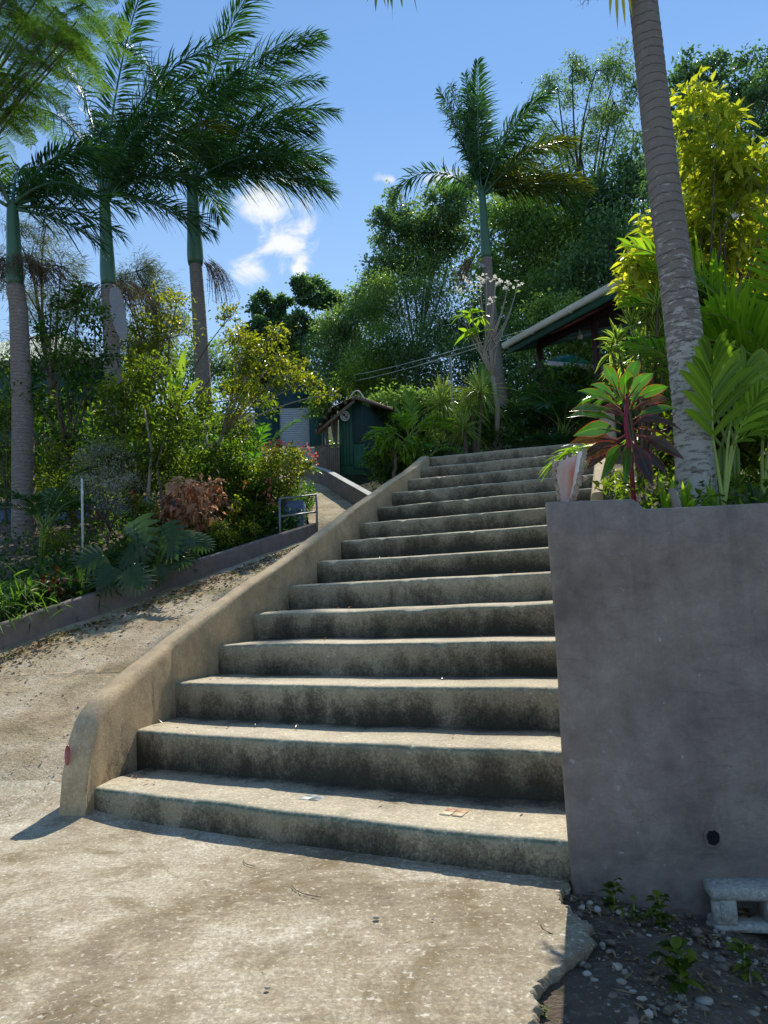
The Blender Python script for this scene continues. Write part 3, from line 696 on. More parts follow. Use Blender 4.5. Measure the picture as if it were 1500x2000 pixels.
# conch shell standing on the wall corner
def conch():
    y = 3.31
    b = at(1106, 979, y); b[2] = CZ+.010
    r = root('conch_shell', b, 'large pale conch shell with orange pink opening standing on the wall corner', 'conch shell')
    px = lambda x, yy, dy=0.: at(x, yy, y+dy)
    t = NT('shell_inner'); v = t.coord('Object'); tn = t.attr('tint')
    c = t.ramp(t.math('ADD', tn, t.math('MULTIPLY', t.math('SUBTRACT', t.noise(v, 20, 5), .5), .25)),
               [(0, (.62, .50, .40)), (.32, (.74, .60, .52)), (.55, (.70, .42, .33)), (.72, (.62, .16, .07)), (.86, (.80, .74, .66)), (1, (.66, .62, .56))])
    mi_ = t.done(t.pbr(c, .3, t.bump(t.noise(v, 40, 4), .2), .5))
    mo = plain('shell_outer', (.46, .37, .28), .85, .5, 22, .8, 70, dirt=(.16, .11, .07, 1))
    # aperture: concave sheet; rows from foot to crown
    N, K = 34, 22
    u = np.linspace(0, 1, N)
    lx = np.interp(u, [0, .2, .45, .7, 1], [1093, 1090, 1087, 1085, 1085]); ly = np.interp(u, [0, 1], [979, 903])
    rx = np.interp(u, [0, .15, .4, .7, .9, 1], [1108, 1118, 1127, 1133, 1138, 1139]); ry = np.interp(u, [0, .15, 1], [980, 974, 879])
    Pn = np.zeros((N, K, 3)); Tn = np.zeros((N, K))
    for i in range(N):
        for j in range(K):
            w = j/(K-1)
            xx = lx[i]+(rx[i]-lx[i])*w; yy_ = ly[i]+(ry[i]-ly[i])*w
            if i == N-1: yy_ += (-5 if j % 4 == 1 else 4)*(1 if j < K-4 else 0)
            dep = .055*math.sin(PI*min(1, w*1.15))*(.4+.9*u[i])-.02*max(0, w-.8)/.2
            Pn[i, j] = px(xx, yy_, dep); Tn[i, j] = np.clip(.15+.55*w+.12*math.sin(u[i]*3), 0, 1) if w < .8 else .9
    mb = MB(); grid(mb, Pn, Tn, 0); mb.build('opening', mi_, r, True)
    # thick outer lip on the right and rough left edge
    mb = MB(); e = Pn[:, -1]; tube(mb, e+A(.006, -.004, 0)+RNG.normal(size=e.shape)*.0025, np.interp(u, [0, .2, 1], [.008, .013, .011]), 7)
    mb.build('outer_lip', mo, r, True)
    mb = MB(); e = Pn[:, 0]; tube(mb, e+A(-.004, -.003, 0)+RNG.normal(size=e.shape)*.0035, .0075, 6); mb.build('outer_lip', mo, r, True)
    # body whorl behind, with blunt knobs
    mb = MB(); th = np.linspace(0, PI, 16); B = np.zeros((N, 16, 3))
    for i in range(N):
        c = (Pn[i, 0]+Pn[i, -1])/2; hw = np.linalg.norm(Pn[i, -1]-Pn[i, 0])/2+.003
        for j, a in enumerate(th):
            k = 1+.10*math.sin(a*7)*(u[i] > .55)*u[i]
            B[i, j] = c+A(-math.cos(a)*hw*k, math.sin(a)*(.05+.10*u[i]*(1.1-u[i]*.4))*k+.004, .0)
    grid(mb, B, .5, 0, True); 
    sp_ = px(1128, 936, .06)
    for (x, yy2, dx) in ((1136, 935, 14), (1090, 905, -8), (1139, 905, 8)):
        p = px(x, yy2, .02); q = px(x+dx, yy2-1, .02); tube(mb, np.linspace(p, q, 4), (.018, .014, .009, .002), 6)
    mb.build('body_whorl', mo, r, True)
conch()

# pale limestone gravel in front of the wall (countless: one object)
def gravel():
    rng = np.random.default_rng(5)
    ico_v = []; t = (1+5**.5)/2
    for a in (-1, 1):
        for b in (-t, t): ico_v += [(a, b, 0), (0, a, b), (b, 0, a)]
    ico_v = nrm(np.array(ico_v))
    import itertools
    dmin = min(np.linalg.norm(ico_v[i]-ico_v[j]) for i, j in itertools.combinations(range(12), 2))
    fc = []
    for i, j, k in itertools.combinations(range(12), 3):
        if all(abs(np.linalg.norm(ico_v[a]-ico_v[b])-dmin) < 1e-3 for a, b in ((i, j), (j, k), (i, k))):
            n_ = np.cross(ico_v[j]-ico_v[i], ico_v[k]-ico_v[i]); fc.append((i, j, k) if n_@ico_v[i] > 0 else (i, k, j))
    fc = np.array(fc)
    N = 9000; mb = MB(); 
    xy = np.stack([rng.uniform(.45, 3.2, N), rng.uniform(1.0, 3.2, N)], -1)
    edge = np.interp(xy[:, 1], er[::-1][:, 1], er[::-1][:, 0])
    keep = xy[:, 0] > edge+.012; xy = xy[keep]; N = len(xy)
    sz = .0030+.017*rng.random(N)**3.2+.008*(rng.random(N) > .97)
    cl = .5+.5*np.sin(xy[:, 0]*5+xy[:, 1]*7)
    keep = rng.random(N) < .25+.75*cl; xy, sz = xy[keep], sz[keep]; N = len(xy)
    zz = np.array([GZ(x, y) for x, y in xy])
    for i in range(N):
        sc = sz[i]*rng.uniform(.6, 1.3, 3)*(1, 1, .62)
        R_, _ = np.linalg.qr(rng.normal(size=(3, 3)))
        v = (ico_v*rng.uniform(.75, 1.2, (12, 1)))*sc
        q = rng.uniform(0, 6.28); c, s_ = math.cos(q), math.sin(q)
        v = v@np.array([[c, -s_, 0], [s_, c, 0], [0, 0, 1]])
        mb.add(v+A(xy[i, 0], xy[i, 1], zz[i]+sc[2]*.35), fc, rng.random()**.8)
    tag(mb.build('gravel', M['stone']), kind='stuff')
    # pebbles and crumbs on the driveway
    mb = MB(); N = 1500
    y = 4.9+rng.random(N)**1.3*7; xl = np.where(y < 6.6, -4.5, lowx(y)); x = xl+rng.random(N)*(np.interp(y, LP[:, 1], LP[:, 0])-.35-xl)
    for i in range(N):
        s_ = .003+.009*rng.random()**4
        mb.add(ico_v*rng.uniform(.75, 1.2, (12, 1))*s_*(1, 1, .7)+A(x[i], y[i], float(T(x[i], y[i]))+.005), fc, .5+.5*rng.random())
    tag(mb.build('driveway_pebbles', M['stone']), kind='stuff')
    # leaf litter lying along the low wall, on the drive and slab
    mb = MB(); N = 2300
    y = 5.2+rng.random(N)*6.3; off = rng.exponential(.22, N); x = lowx(y)+.20+off
    ok = x < np.interp(y, LP[:, 1], LP[:, 0])-.33; x, y = x[ok], y[ok]; N = len(x)
    D = rdir(rng, N)*(1, 1, .25); P_ = np.stack([x, y, T(x, y)+.014], -1)
    strips(mb, P_, D, nrm(rng.normal(size=(N, 3))*.4+(0, 0, 1)), rng.uniform(.025, .075, N), rng.uniform(.012, .035, N), n=2, fold=.5, tint=rng.random(N))
    N = 900; y = rng.uniform(4.3, 9, N); x = rng.uniform(-5, -1.3, N); ok = (x > np.where(y > 6.6, lowx(y)+.2, -9)) & (x < np.interp(y, LP[:, 1], LP[:, 0])-.35); x, y = x[ok], y[ok]; N = len(x)
    strips(mb, np.stack([x, y, T(x, y)+.010], -1), rdir(rng, N)*(1, 1, .12), (0, 0, 1), rng.uniform(.03, .09, N), .005, n=2, fold=.2, tint=rng.random(N))
    tag(mb.build('leaf_litter', M['straw']), kind='stuff')
    mb = MB(); N = 230; x = rng.uniform(-2.6, .8, N); y = rng.uniform(1.7, 4.4, N)
    strips(mb, np.stack([x, y, T(x, y)+.008], -1), rdir(rng, N)*(1, 1, .05), (0, 0, 1), rng.uniform(.015, .06, N), .0028, n=2, fold=.2, tint=rng.random(N)*.9+.2)
    N = 1700; x = rng.uniform(.7, 2.6, N); y = rng.uniform(1.6, 3.2, N); ok = x > np.interp(y, er[np.argsort(er[:, 1])][:, 1], er[np.argsort(er[:, 1])][:, 0])+.02; x, y = x[ok], y[ok]; N = len(x)
    strips(mb, np.stack([x, y, [GZ(a_, b_)+.012 for a_, b_ in zip(x, y)]], -1), rdir(rng, N)*(1, 1, .2), (0, 0, 1), rng.uniform(.015, .08, N), rng.uniform(.003, .016, N), n=2, fold=.4, tint=rng.random(N)*.8)
    tag(mb.build('straw_litter', M['straw']), kind='stuff')
    mb = MB()
    for (xa, ya, xb_, yb_) in ((475, 1678, 498, 1690), (568, 1726, 626, 1750), (1056, 1803, 1078, 1822), (80, 1978, 118, 1968)):
        p, q = atz(xa, ya, .108), atz(xb_, yb_, .108); s_ = np.linspace(0, 1, 7)[:, None]; cv = A(q[1]-p[1], p[0]-q[0], 0)*.12; tube(mb, p+(q-p)*s_+cv*np.sin(PI*s_)+A(0, 0, -.004)+rng.normal(size=(7, 3))*(.001, .001, 0), .0017, 5)
    tag(mb.build('fallen_twigs', M['bark']), kind='stuff')
    # a few fallen leaves lying on the steps
    mb = MB(); PL = []
    for k in range(1, 13):
        l, r = ends[k-1]; 
        for q in range(16 if k < 8 else 4):
            f = rng.random()**3.*.9+.01; p = l+(r-l)*f; b_ = rng.uniform(.16, .46); PL.append((p[0]+.45*b_, p[1]+.89*b_, RISE*k+.020))
    PL = np.array(PL); N = len(PL)
    strips(mb, PL, rdir(rng, N)*(1, 1, .2), (0, 0, 1), rng.uniform(.02, .05, N), .016, n=2, fold=.5, tint=rng.random(N))
    tag(mb.build('leaf_litter', M['croton']), kind='stuff')
    mb = MB(); p = atz(1041, 1937, .12)
    for (xx, yy2, s_) in ((522, 1929, .008), (735, 1792, .011), (845, 1795, .005)):
        p = atz(xx, yy2, .108); mb.add(ico_v*s_*(1.3, 1, .6)+p, fc, .9)
    tag(mb.build('loose_stones', M['stone']), kind='stuff')
gravel()

# ------------------------------------------------------------------ pipe railing at the end of the left bed
def railing():
    d = 11.5
    r = root('pipe_railing', at(625, 1030, d), 'low grey pipe railing standing at the end of the left garden bed', 'railing')
    pts = {'a': (546, 974, d-.5), 'b': (618, 965, d)}
    for nm, (x, y, dd), yb_ in (('a', pts['a'], 1046), ('b', pts['b'], 1032)):
        top = at(x, y, dd); bot = A(top[0], top[1], float(T(top[0], top[1]))-.05)
        mb = MB(); tube(mb, [bot, top], .019, 8); mb.build('post', M['metal'], r, True)
    for y0, y1 in ((974, 966), (1009, 1000)):
        mb = MB(); tube(mb, [at(546, y0, d-.5), at(618, y1, d)], .015, 8, cap=True); mb.build('rail', M['metal'], r, True)
railing()
# blue painted planter box behind the railing
c = at(568, 1028, 12.1); gz = float(T(c[0], c[1]))
r = root('planter_box', (c[0], c[1], gz), 'square slate blue planter box with dark soil beside the pipe railing', 'planter box')
mb = MB()
hw, hh = .24, at(568, 984, 12.1)[2]-gz+.02
for sx, sy, w1, w2 in ((0, -1, hw*2, .05), (0, 1, hw*2, .05)): box(mb, (c[0], c[1]+sy*(hw-.025), gz+hh/2-.1), (w1, w2, hh+.2), bev=.008)
for sx in (-1, 1): box(mb, (c[0]+sx*(hw-.025), c[1], gz+hh/2-.101), (.05, hw*2-.104, hh+.198), bev=.006)
mb.build('box_walls', M['bluewall'], r)
mb = MB(); box(mb, (c[0], c[1], gz+hh*.5-.1), (hw*2-.11, hw*2-.11, hh*.85+.2)); mb.build('soil', M['soil'], r)

# ------------------------------------------------------------------ green shed with tin roof
def shed():
    D0 = 18.6
    C0 = at(716, 912, D0); gz = C0[2]
    r = root('garden_shed', C0, 'small green board shed with rusty tin roof and round sign beside the driveway', 'shed')
    top = at(716, 790, D0)[2]; h = top-gz
    ax = nrm(at(664, 912, D0)-C0)*A(1, 1, 0); ax = nrm(ax); wl = np.linalg.norm((at(664, 912, D0)-C0)[:2])
    qx = at(758, 905, D0+1.5); bx_ = nrm((qx-C0)*A(1, 1, 0)); wr = np.linalg.norm((qx-C0)[:2])
    def wall(name, mat, a0, a1, ax_, n_, z0, z1, th=.06, parent=r, bev=.004, org=C0):
        mb = MB(); c = org+ax_*(a0+a1)/2-n_*th/2; c = A(c[0], c[1], (z0+z1)/2); box(mb, c, (a1-a0, th, z1-z0), ax_, n_, (0, 0, 1), .5, 0, bev); return mb.build(name, mat, parent)
    nf = A(ax[1], -ax[0], 0);  nf = nf if nf[1] < 0 else -nf
    nr = A(bx_[1], -bx_[0], 0); nr = nr if nr@A(1, -.2, 0) > 0 else -nr
    # front: door panel, plank to its right, upper board
    m = lambda px: np.linalg.norm((at(px, 912, D0)-C0)[:2])
    wall('front_boards', M['shedgreen'], .062, wl, ax, nf, gz-.3, top+.10)
    wall('side_boards', M['sheddark'], .0, wr, bx_, nr, gz-.3, top-.0)
    d = wall('door', M['shedgreen'], m(690), m(666), ax, nf, gz+.05, gz+h*.78, .03, r, .006, C0+nf*.034)
    for k in range(1, 4):
        a_ = m(690)+(m(666)-m(690))*k/4; wall('board_gap', M['dark'], a_-.006, a_+.006, ax, nf, gz+.06, gz+h*.77, .004, d, 0, C0+nf*.0385)
    wall('lower_panel', M['shedgreen'], .02, m(690)-.02, ax, nf, gz-.05, gz+h*.36, .03, r, .006, C0+nf*.034)
    wall('upper_panel', M['sheddark'], .02, m(690)-.02, ax, nf, gz+h*.37, top-.02, .02, r, .004, C0+nf*.022)
    # round white sign with a dark swirl
    cs = at(674, 813, D0-.08); a = np.linspace(0, 2*PI, 28, endpoint=False)
    def disc(rad, off, name, mat, parent, ctr=(0, 0)):
        mb = MB(); V = cs+nf*off+ax*(np.cos(a)*rad+ctr[0])[:, None]+A(0, 0, 1)*(np.sin(a)*rad*1.15+ctr[1])[:, None]; V2 = V-nf*.012
        mb.add(np.concatenate([V, V2]), [(i, (i+1) % 28, 28+(i+1) % 28, 28+i) for i in range(28)])
        mb.F.append(np.arange(28)[None]); mb.M.append(np.array([0])); return mb.build(name, mat, parent)
    sg = disc(.125, .03, 'round_sign', M['whitep'], r)
    disc(.088, .034, 'emblem', M['shedgreen'], sg); disc(.075, .038, 'emblem', M['whitep'], sg)
    disc(.034, .042, 'emblem', M['dark'], sg, (.022, .022)); disc(.028, .042, 'emblem', M['dark'], sg, (-.024, -.03)); disc(.017, .045, 'emblem', M['red'], sg, (-.004, .0))
    # corrugated sheets
    def sheet(name, a, b, c_, d_, parent, th=.02):
        n = 60; s = np.linspace(0, 1, n); e1 = a+(b-a)*s[:, None]; e2 = d_+(c_-d_)*s[:, None]
        nn = nrm(np.cross(b-a, d_-a)); nn = nn if nn[2] > 0 else -nn; w = np.sin(s*2*PI*14)*.018
        e1 = e1+nn*w[:, None]; e2 = e2+nn*w[:, None]
        mb = MB(); grid(mb, np.stack([e1, e2], 1)); grid(mb, np.stack([e1-nn*.006, e2-nn*.006], 1), flip=True); return mb.build(name, M['tin'], parent)
    Dn = D0-.45; Db = D0+2.3
    a1, b1 = at(692, 772, Dn), at(765, 796, Dn+1.2); c1, d1 = at(772, 800, Db+.8), at(703, 779, Db)
    rf = sheet('tin_roof', a1, b1, c1, d1, r)
    a2, m2, b2 = at(691, 774, Dn), at(643, 797, Dn), at(616, 838, Dn); d2_, n2, c2 = at(702, 781, Db), at(655, 803, Db), at(629, 838, Db)
    sheet('tin_roof', m2, a2, d2_, n2, r); sheet('tin_roof', b2, m2, n2, c2, r)
    for (pa, pb, qa, qb) in ((a2, m2, d2_, n2), (m2, b2, n2, c2)):
        for t_ in (.03, .35, .68, .97):
            p = pa+(pb-pa)*t_-A(0, 0, .06); q = qa+(qb-qa)*t_-A(0, 0, .06)
            mb = MB(); beam(mb, p, q, .06, .08); mb.build('rafter', M['wood'], r)
    for s_ in (.02, .5):
        mb = MB(); beam(mb, a2+(d2_-a2)*s_-A(0, 0, .13), b2+(c2-b2)*s_-A(0, 0, .13), .05, .07); mb.build('rafter', M['wood'], r)
    mb = MB(); beam(mb, a1+A(0, 0, -.05), b1+A(0, 0, -.05), .06, .09); mb.build('rafter', M['wood'], r)
    # side posts and slab fence under the lean-to
    for px in (640, 657):
        p = at(px, 905, D0+.1); q = at(px-2, 812, D0+.1)
        mb = MB(); beam(mb, p-A(0, 0, .3), q, .07, .07); mb.build('post', M['wood'], r)
    fx = np.linspace(617, 662, 12)
    fr = root('board_fence', at(640, 912, D0-.15), 'dark fence of upright weathered boards under the lean-to of the shed', 'fence')
    for px in fx:
        p = at(px, 914, D0-.15); h_ = at(px, 872+RNG.uniform(-3, 3), D0-.15)[2]-p[2]
        mb = MB(); box(mb, p+A(0, 0, h_/2-.1), (.048, .02, h_+.2), bev=.003); mb.build('board', M['wood'], fr)
    mb = MB(); beam(mb, at(614, 873, D0-.1), at(664, 869, D0-.1), .03, .05); mb.build('rail', M['wood'], fr)
    # cloth hanging under the roof
    n = 14; s = np.linspace(0, 1, n); e1 = at(644, 818, D0+.35)+(at(660, 806, D0+.35)-at(644, 818, D0+.35))*s[:, None]
    e2 = at(651, 862, D0+.35)+(at(659, 862, D0+.35)-at(651, 862, D0+.35))*s[:, None]; w = A(0, 1, 0)*np.sin(s*15)[:, None]*.04
    mb = MB(); grid(mb, np.stack([e1+w, (e1+e2)/2+w*1.3, e2+w*1.6], 1)); tag(mb.build('hanging_cloth', M['cloth'], smooth=True), 'pale cloth hanging under the lean-to roof of the green shed', 'cloth')
    # bent pipe on the roof
    s = np.linspace(0, PI, 14); mb = MB(); tube(mb, [at(684+28*t_/PI, 775-14*math.sin(t_)+4*t_/PI, D0+.4) for t_ in s], .014, 6)
    tag(mb.build('hose', M['wire'], smooth=True), 'pale hose bent in a loop over the shed roof', 'hose')
shed()

# ------------------------------------------------------------------ garage far up the drive
def garage():
    D = 42.; b = at(560, 866, D); gz = b[2]-.2
    r = root('garage', (b[0], D, gz), 'dark green garage with pale grey roller door at the top of the driveway', 'garage')
    x0, x1 = at(498, 866, D)[0], at(629, 866, D)[0]; zt = at(560, 772, D)[2]
    dx0, dx1 = at(546, 830, D)[0], at(604, 830, D)[0]; dz = at(575, 796, D)[2]
    mb = MB(); dd = 5.
    box(mb, ((x0+dx0)/2, D+.1, (gz+zt)/2-1), (dx0-x0, .2, zt-gz+2)); box(mb, ((dx1+x1)/2, D+.1, (gz+zt)/2-1), (x1-dx1, .2, zt-gz+2))
    box(mb, ((dx0+dx1)/2, D+.1, (dz+zt)/2), (dx1-dx0, .2, zt-dz))
    for xx in (x0+.1, x1-.1): box(mb, (xx, D+2.7, (gz+zt)/2-1), (.2, 5, zt-gz+2))
    ap = at(545, 713, D)[2]; cx_ = at(548, 800, D)[0]
    mb.add([(x0, D+.003, zt), (x1, D+.003, zt), (cx_, D+.003, ap)], [(0, 1, 2)])
    mb.build('wall', M['garage'], r)
    mb = MB(); nz_ = 18
    for i in range(nz_):
        z0 = gz+(dz-gz)*i/nz_; z1 = gz+(dz-gz)*(i+1)/nz_
        box(mb, ((dx0+dx1)/2, D+.08, (z0+z1)/2), (dx1-dx0, .04, (z1-z0)*.9), bev=.008)
    box(mb, ((dx0+dx1)/2, D+.12, (gz+dz)/2), (dx1-dx0, .02, dz-gz)); mb.build('roller_door', M['roller'], r)
    for sx in (-1, 1):
        e = A(x0-.5 if sx < 0 else x1+.5, D-.6, zt-.15); p = A(cx_, D-.6, ap+.15); q = A(0, 6.6, 0)
        mb = MB(); up = A(0, 0, .14)
        V = [e, p, p+q, e+q]; V = V+[v+up for v in V]
        mb.add(V, [(0, 1, 2, 3), (4, 5, 6, 7), (0, 1, 5, 4), (1, 2, 6, 5), (2, 3, 7, 6), (3, 0, 4, 7)]); mb.build('roof', M['wood'], r)
garage()

# ------------------------------------------------------------------ green house behind the left garden
def green_house():
    D = 30.; b = at(90, 900, D); gz = b[2]-1
    r = root('green_house', (b[0], D, gz), 'sea green house with pale roof half hidden behind the left palms', 'house')
    x0, x1 = at(-120, 800, D)[0], at(180, 800, D)[0]; zt = at(90, 708, D)[2]
    mb = MB(); box(mb, ((x0+x1)/2, D+2.5, (gz+zt)/2), (x1-x0, 5, zt-gz)); mb.build('wall', M['housegreen'], r)
    pk = at(60, 655, D+2.5)[2]; ex = .45
    E4 = [A(x0-ex, D-ex, zt), A(x1+ex, D-ex, zt), A(x1+ex, D+5+ex, zt), A(x0-ex, D+5+ex, zt)]; R2 = [A(x0+2.4, D+2.5, pk), A(x1-2.4, D+2.5, pk)]
    mb = MB(); V = E4+R2; V = V+[v-A(0, 0, .1) for v in E4]
    mb.add(V, [(0, 1, 5, 4), (2, 3, 4, 5), (0, 1, 7, 6), (1, 2, 8, 7), (2, 3, 9, 8), (3, 0, 6, 9), (6, 7, 8, 9)]); mb.add([V[1], V[2], V[5]], [(0, 1, 2)]); mb.add([V[3], V[0], V[4]], [(0, 1, 2)])
    rf = mb.build('roof', M['roofpale'], r)
    for px in (60, 140):
        c = at(px, 715, D-.02); w_, h_ = .26, .2
        mb = MB()
        for a_, b_, s1, s2 in ((0, h_, w_*2+.08, .06), (0, -h_, w_*2+.08, .06)): box(mb, (c[0], D-.03, c[2]+b_), (s1, .06, s2))
        for s_ in (-1, 0, 1): box(mb, (c[0]+s_*w_, D-.031, c[2]), (.05, .058, h_*2-.06))
        f = mb.build('window', M['whitep'], r)
        mb = MB(); box(mb, (c[0], D-.012, c[2]), (w_*2, .02, h_*2)); mb.build('pane', M['glass'], f)
    c = at(95, 800, D-.03)
    mb = MB(); box(mb, (c[0], D-.03, c[2]-.4), (.5, .06, 2.)); mb.build('door', M['whitep'], r)
green_house()

# ------------------------------------------------------------------ house with porch on the right
def house():
    P0 = at(996, 688, 13.9); P1 = at(1226, 549, 11.15); ze = (P0[2]+P1[2])/2+.02
    P0[2] = P1[2] = ze
    e = nrm(P1-P0); inn = nrm(A(-e[1], e[0], 0)); inn = inn if inn[0] > 0 else -inn
    Lh = 9.; up = A(0, 0, 1); slope = math.tan(math.radians(17))
    r = root('porch_house', P0*A(1, 1, 0)+A(0, 0, TZ), 'house with brown porch ceiling and white roof gutter behind the planter on the right', 'house')
    def pt(a, b, z): return P0+e*a+inn*b+up*(z)
    # roof slab
    mb = MB(); dp = 4.; V = [pt(-.05, 0, .05), pt(Lh, 0, .05), pt(Lh, dp, .05+dp*slope), pt(-.05, dp, .05+dp*slope)]
    V = V+[v+up*.09 for v in V]
    mb.add(V, [(0, 1, 2, 3), (7, 6, 5, 4), (0, 1, 5, 4), (1, 2, 6, 5), (2, 3, 7, 6), (3, 0, 4, 7)]); mb.build('roof', M['roofpale'], r)
    mb = MB(); mb.add([pt(.12, .06, .045), pt(Lh, .06, .045), pt(Lh, dp, .035+dp*slope), pt(.12, dp, .035+dp*slope)], [(0, 1, 2, 3)])
    mb.build('porch_ceiling', M['soffit'], r)
    # half round gutter, fascia, barge board
    mb = MB(); a = np.linspace(0, PI, 9); sec = [(-.075-.06*math.cos(t_)*-1, .07-.07*math.sin(t_)) for t_ in a]
    Pg = np.array([[pt(s_, -.075+.062*math.cos(t_)*-1, .10-.10*math.sin(t_)) for t_ in a] for s_ in np.linspace(-.08, Lh, 40)])
    grid(mb, Pg); grid(mb, Pg+inn*0+up*.006, flip=True); mb.add(Pg[0], [list(range(9))]); gt = mb.build('gutter', M['whitep'], r, True)
    for s_ in np.arange(.8, 5, 1.05):
        mb = MB(); 
        tube(mb, [pt(s_, -.075+.068*math.cos(t_)*-1, .10-.106*math.sin(t_)) for t_ in a], .012, 5); mb.build('bracket', M['whitep'], gt)
    mb = MB(); c = pt(Lh/2, .0, -.03); box(mb, c, (Lh, .03, .17), e, inn, up); mb.build('fascia', M['fascia'], r)
    mb = MB(); beam(mb, pt(.0, .03, -.01), pt(0, dp, -.01+dp*slope), .03, .16); mb.build('fascia', M['fascia'], r)
    # beam + posts
    mb = MB(); beam(mb, pt(.25, .55, .06), pt(Lh, .55, .06), .09, .16); mb.build('porch_beam', M['post'], r)
    for px in (1055, 1166, 1290):
        d0 = ray(px, 700)[:2]; o2 = (P0+inn*.55)[:2]
        m_ = np.array([[d0[0], -e[0]], [d0[1], -e[1]]]); s_ = np.linalg.solve(m_, o2)
        q = d0*s_[0]; mb = MB(); box(mb, (q[0], q[1], (TZ+ze)/2), (.10, .10, ze-TZ+.1), e, inn, up, bev=.008); mb.build('porch_post', M['post'], r)
    # walls of the house
    mb = MB(); box(mb, pt(6.1, 2.6, (TZ-ze)/2+.25), (5.6, .14, ze-TZ+.6), e, inn, up); box(mb, pt(3.36, 3.3, (TZ-ze)/2+.1), (.14, 1.3, ze-TZ+.2), e, inn, up); mb.build('wall', M['cream'], r)
    for s_ in (4.0, 5.6):
        mb = MB(); c = pt(s_, 2.5, -.95)
        for q in (-1, 1): box(mb, c+e*q*.38, (.06, .08, .96), e, inn, up); box(mb, c+up*q*.46, (.70, .078, .06), e, inn, up)
        f = mb.build('window', M['post'], r); mb = MB(); box(mb, c+inn*.02, (.7, .02, .9), e, inn, up); mb.build('pane', M['glass'], f)
    # pendant porch light
    mb = MB(); c = pt(1.05, .9, .22); tube(mb, [c, c-up*.16], .008, 5); tube(mb, [c-up*.16, c-up*.2, c-up*.27], (.02, .05, .045), 8); mb.build('porch_lamp', M['whitep'], r)
    # low grey annex roof behind the posts with a green net over it
    r2 = root('annex_roof', pt(1.6, 3.4, TZ-ze), 'low grey tin roofed annex seen under the porch between the maroon posts', 'shed')
    p, q = at(1050, 704, 16.), at(1180, 716, 15.4)
    mb = MB(); n = 50; s = np.linspace(0, 1, n); b_ = A(.3, 2.6, .45)
    e1 = p+(q-p)*s[:, None]+A(0, 0, 1)*(np.sin(s*2*PI*16)*.02)[:, None]; grid(mb, np.stack([e1, e1+b_], 1)); mb.build('roof', M['tin'], r2)
    mb = MB(); mb.add([p+A(.1, .3, -.03), q+A(-.1, .3, -.03), q+A(-.1, .3, -2.4), p+A(.1, .3, -2.4)], [(0, 1, 2, 3)]); mb.build('wall', M['sheddark'], r2)
    mb = MB(); beam(mb, p-A(0, 0, .05), q-A(0, 0, .05), .04, .12); mb.build('fascia', M['tin'], r2)
    n = 16; Pn = np.zeros((n, n, 3))
    for i in range(n):
        for j in range(n):
            a_, b2 = i/(n-1), j/(n-1); c = p+(q-p)*(.25+.55*a_)+A(.3, 2.6, .45)*(.05+.7*b2); Pn[i, j] = c+A(0, 0, .05+.26*math.sin(PI*a_)**.7*math.sin(PI*min(1, b2*.8+.2))+.03*RNG.normal())
    mb = MB(); grid(mb, Pn); tag(mb.build('garden_net', M['tarp'], smooth=True), 'green shade net heaped over the low annex roof by the porch', 'net')
house()

# ------------------------------------------------------------------ poles and wires
p = at(889, 870, 12.2); q = at(879, 698, 12.2)
r = root('lamp_pole', p, 'thin pale pole with small white lamp behind the spiky plants', 'lamp pole')
mb = MB(); tube(mb, [p-A(0, 0, .3), q], .022, 8); mb.build('pole', M['metal'], r, True)
c = at(878, 748, 12.15); mb = MB(); tube(mb, [c+A(.06, 0, 0), c, c-A(.07, 0, .01)], (.03, .045, .05), 9); mb.build('lamp_head', M['whitep'], r, True)
mb = MB(); p = at(164, 1095, 9.6); tube(mb, [p-A(0, 0, .3), at(160, 935, 9.6)], .016, 7); tag(mb.build('garden_stake', M['whitep'], smooth=True), 'thin pale upright pipe standing among the left garden plants', 'stake')
for nm, a_, b_, lab in (('w', (598, 744, 40.), (1062, 634, 14.2), 'upper of the two overhead wires running to the porch house'), ('w', (600, 757, 40.), (1060, 640, 14.25), 'lower of the two overhead wires running to the porch house')):
    p, q = at(*a_), at(*b_); s = np.linspace(0, 1, 24); pts = p+(q-p)*s[:, None]-A(0, 0, 1)*(np.sin(PI*s)*.25)[:, None]
    mb = MB(); tube(mb, pts, np.linspace(.014, .007, 24), 5); tag(mb.build('overhead_wire', M['wire'], smooth=True), lab, 'wire', 'overhead wires to the house')
# ------------------------------------------------------------------ plant builders
def gz_at(px, py, d): p = at(px, py, d); return A(p[0], p[1], float(T(p[0], p[1]))+.05)

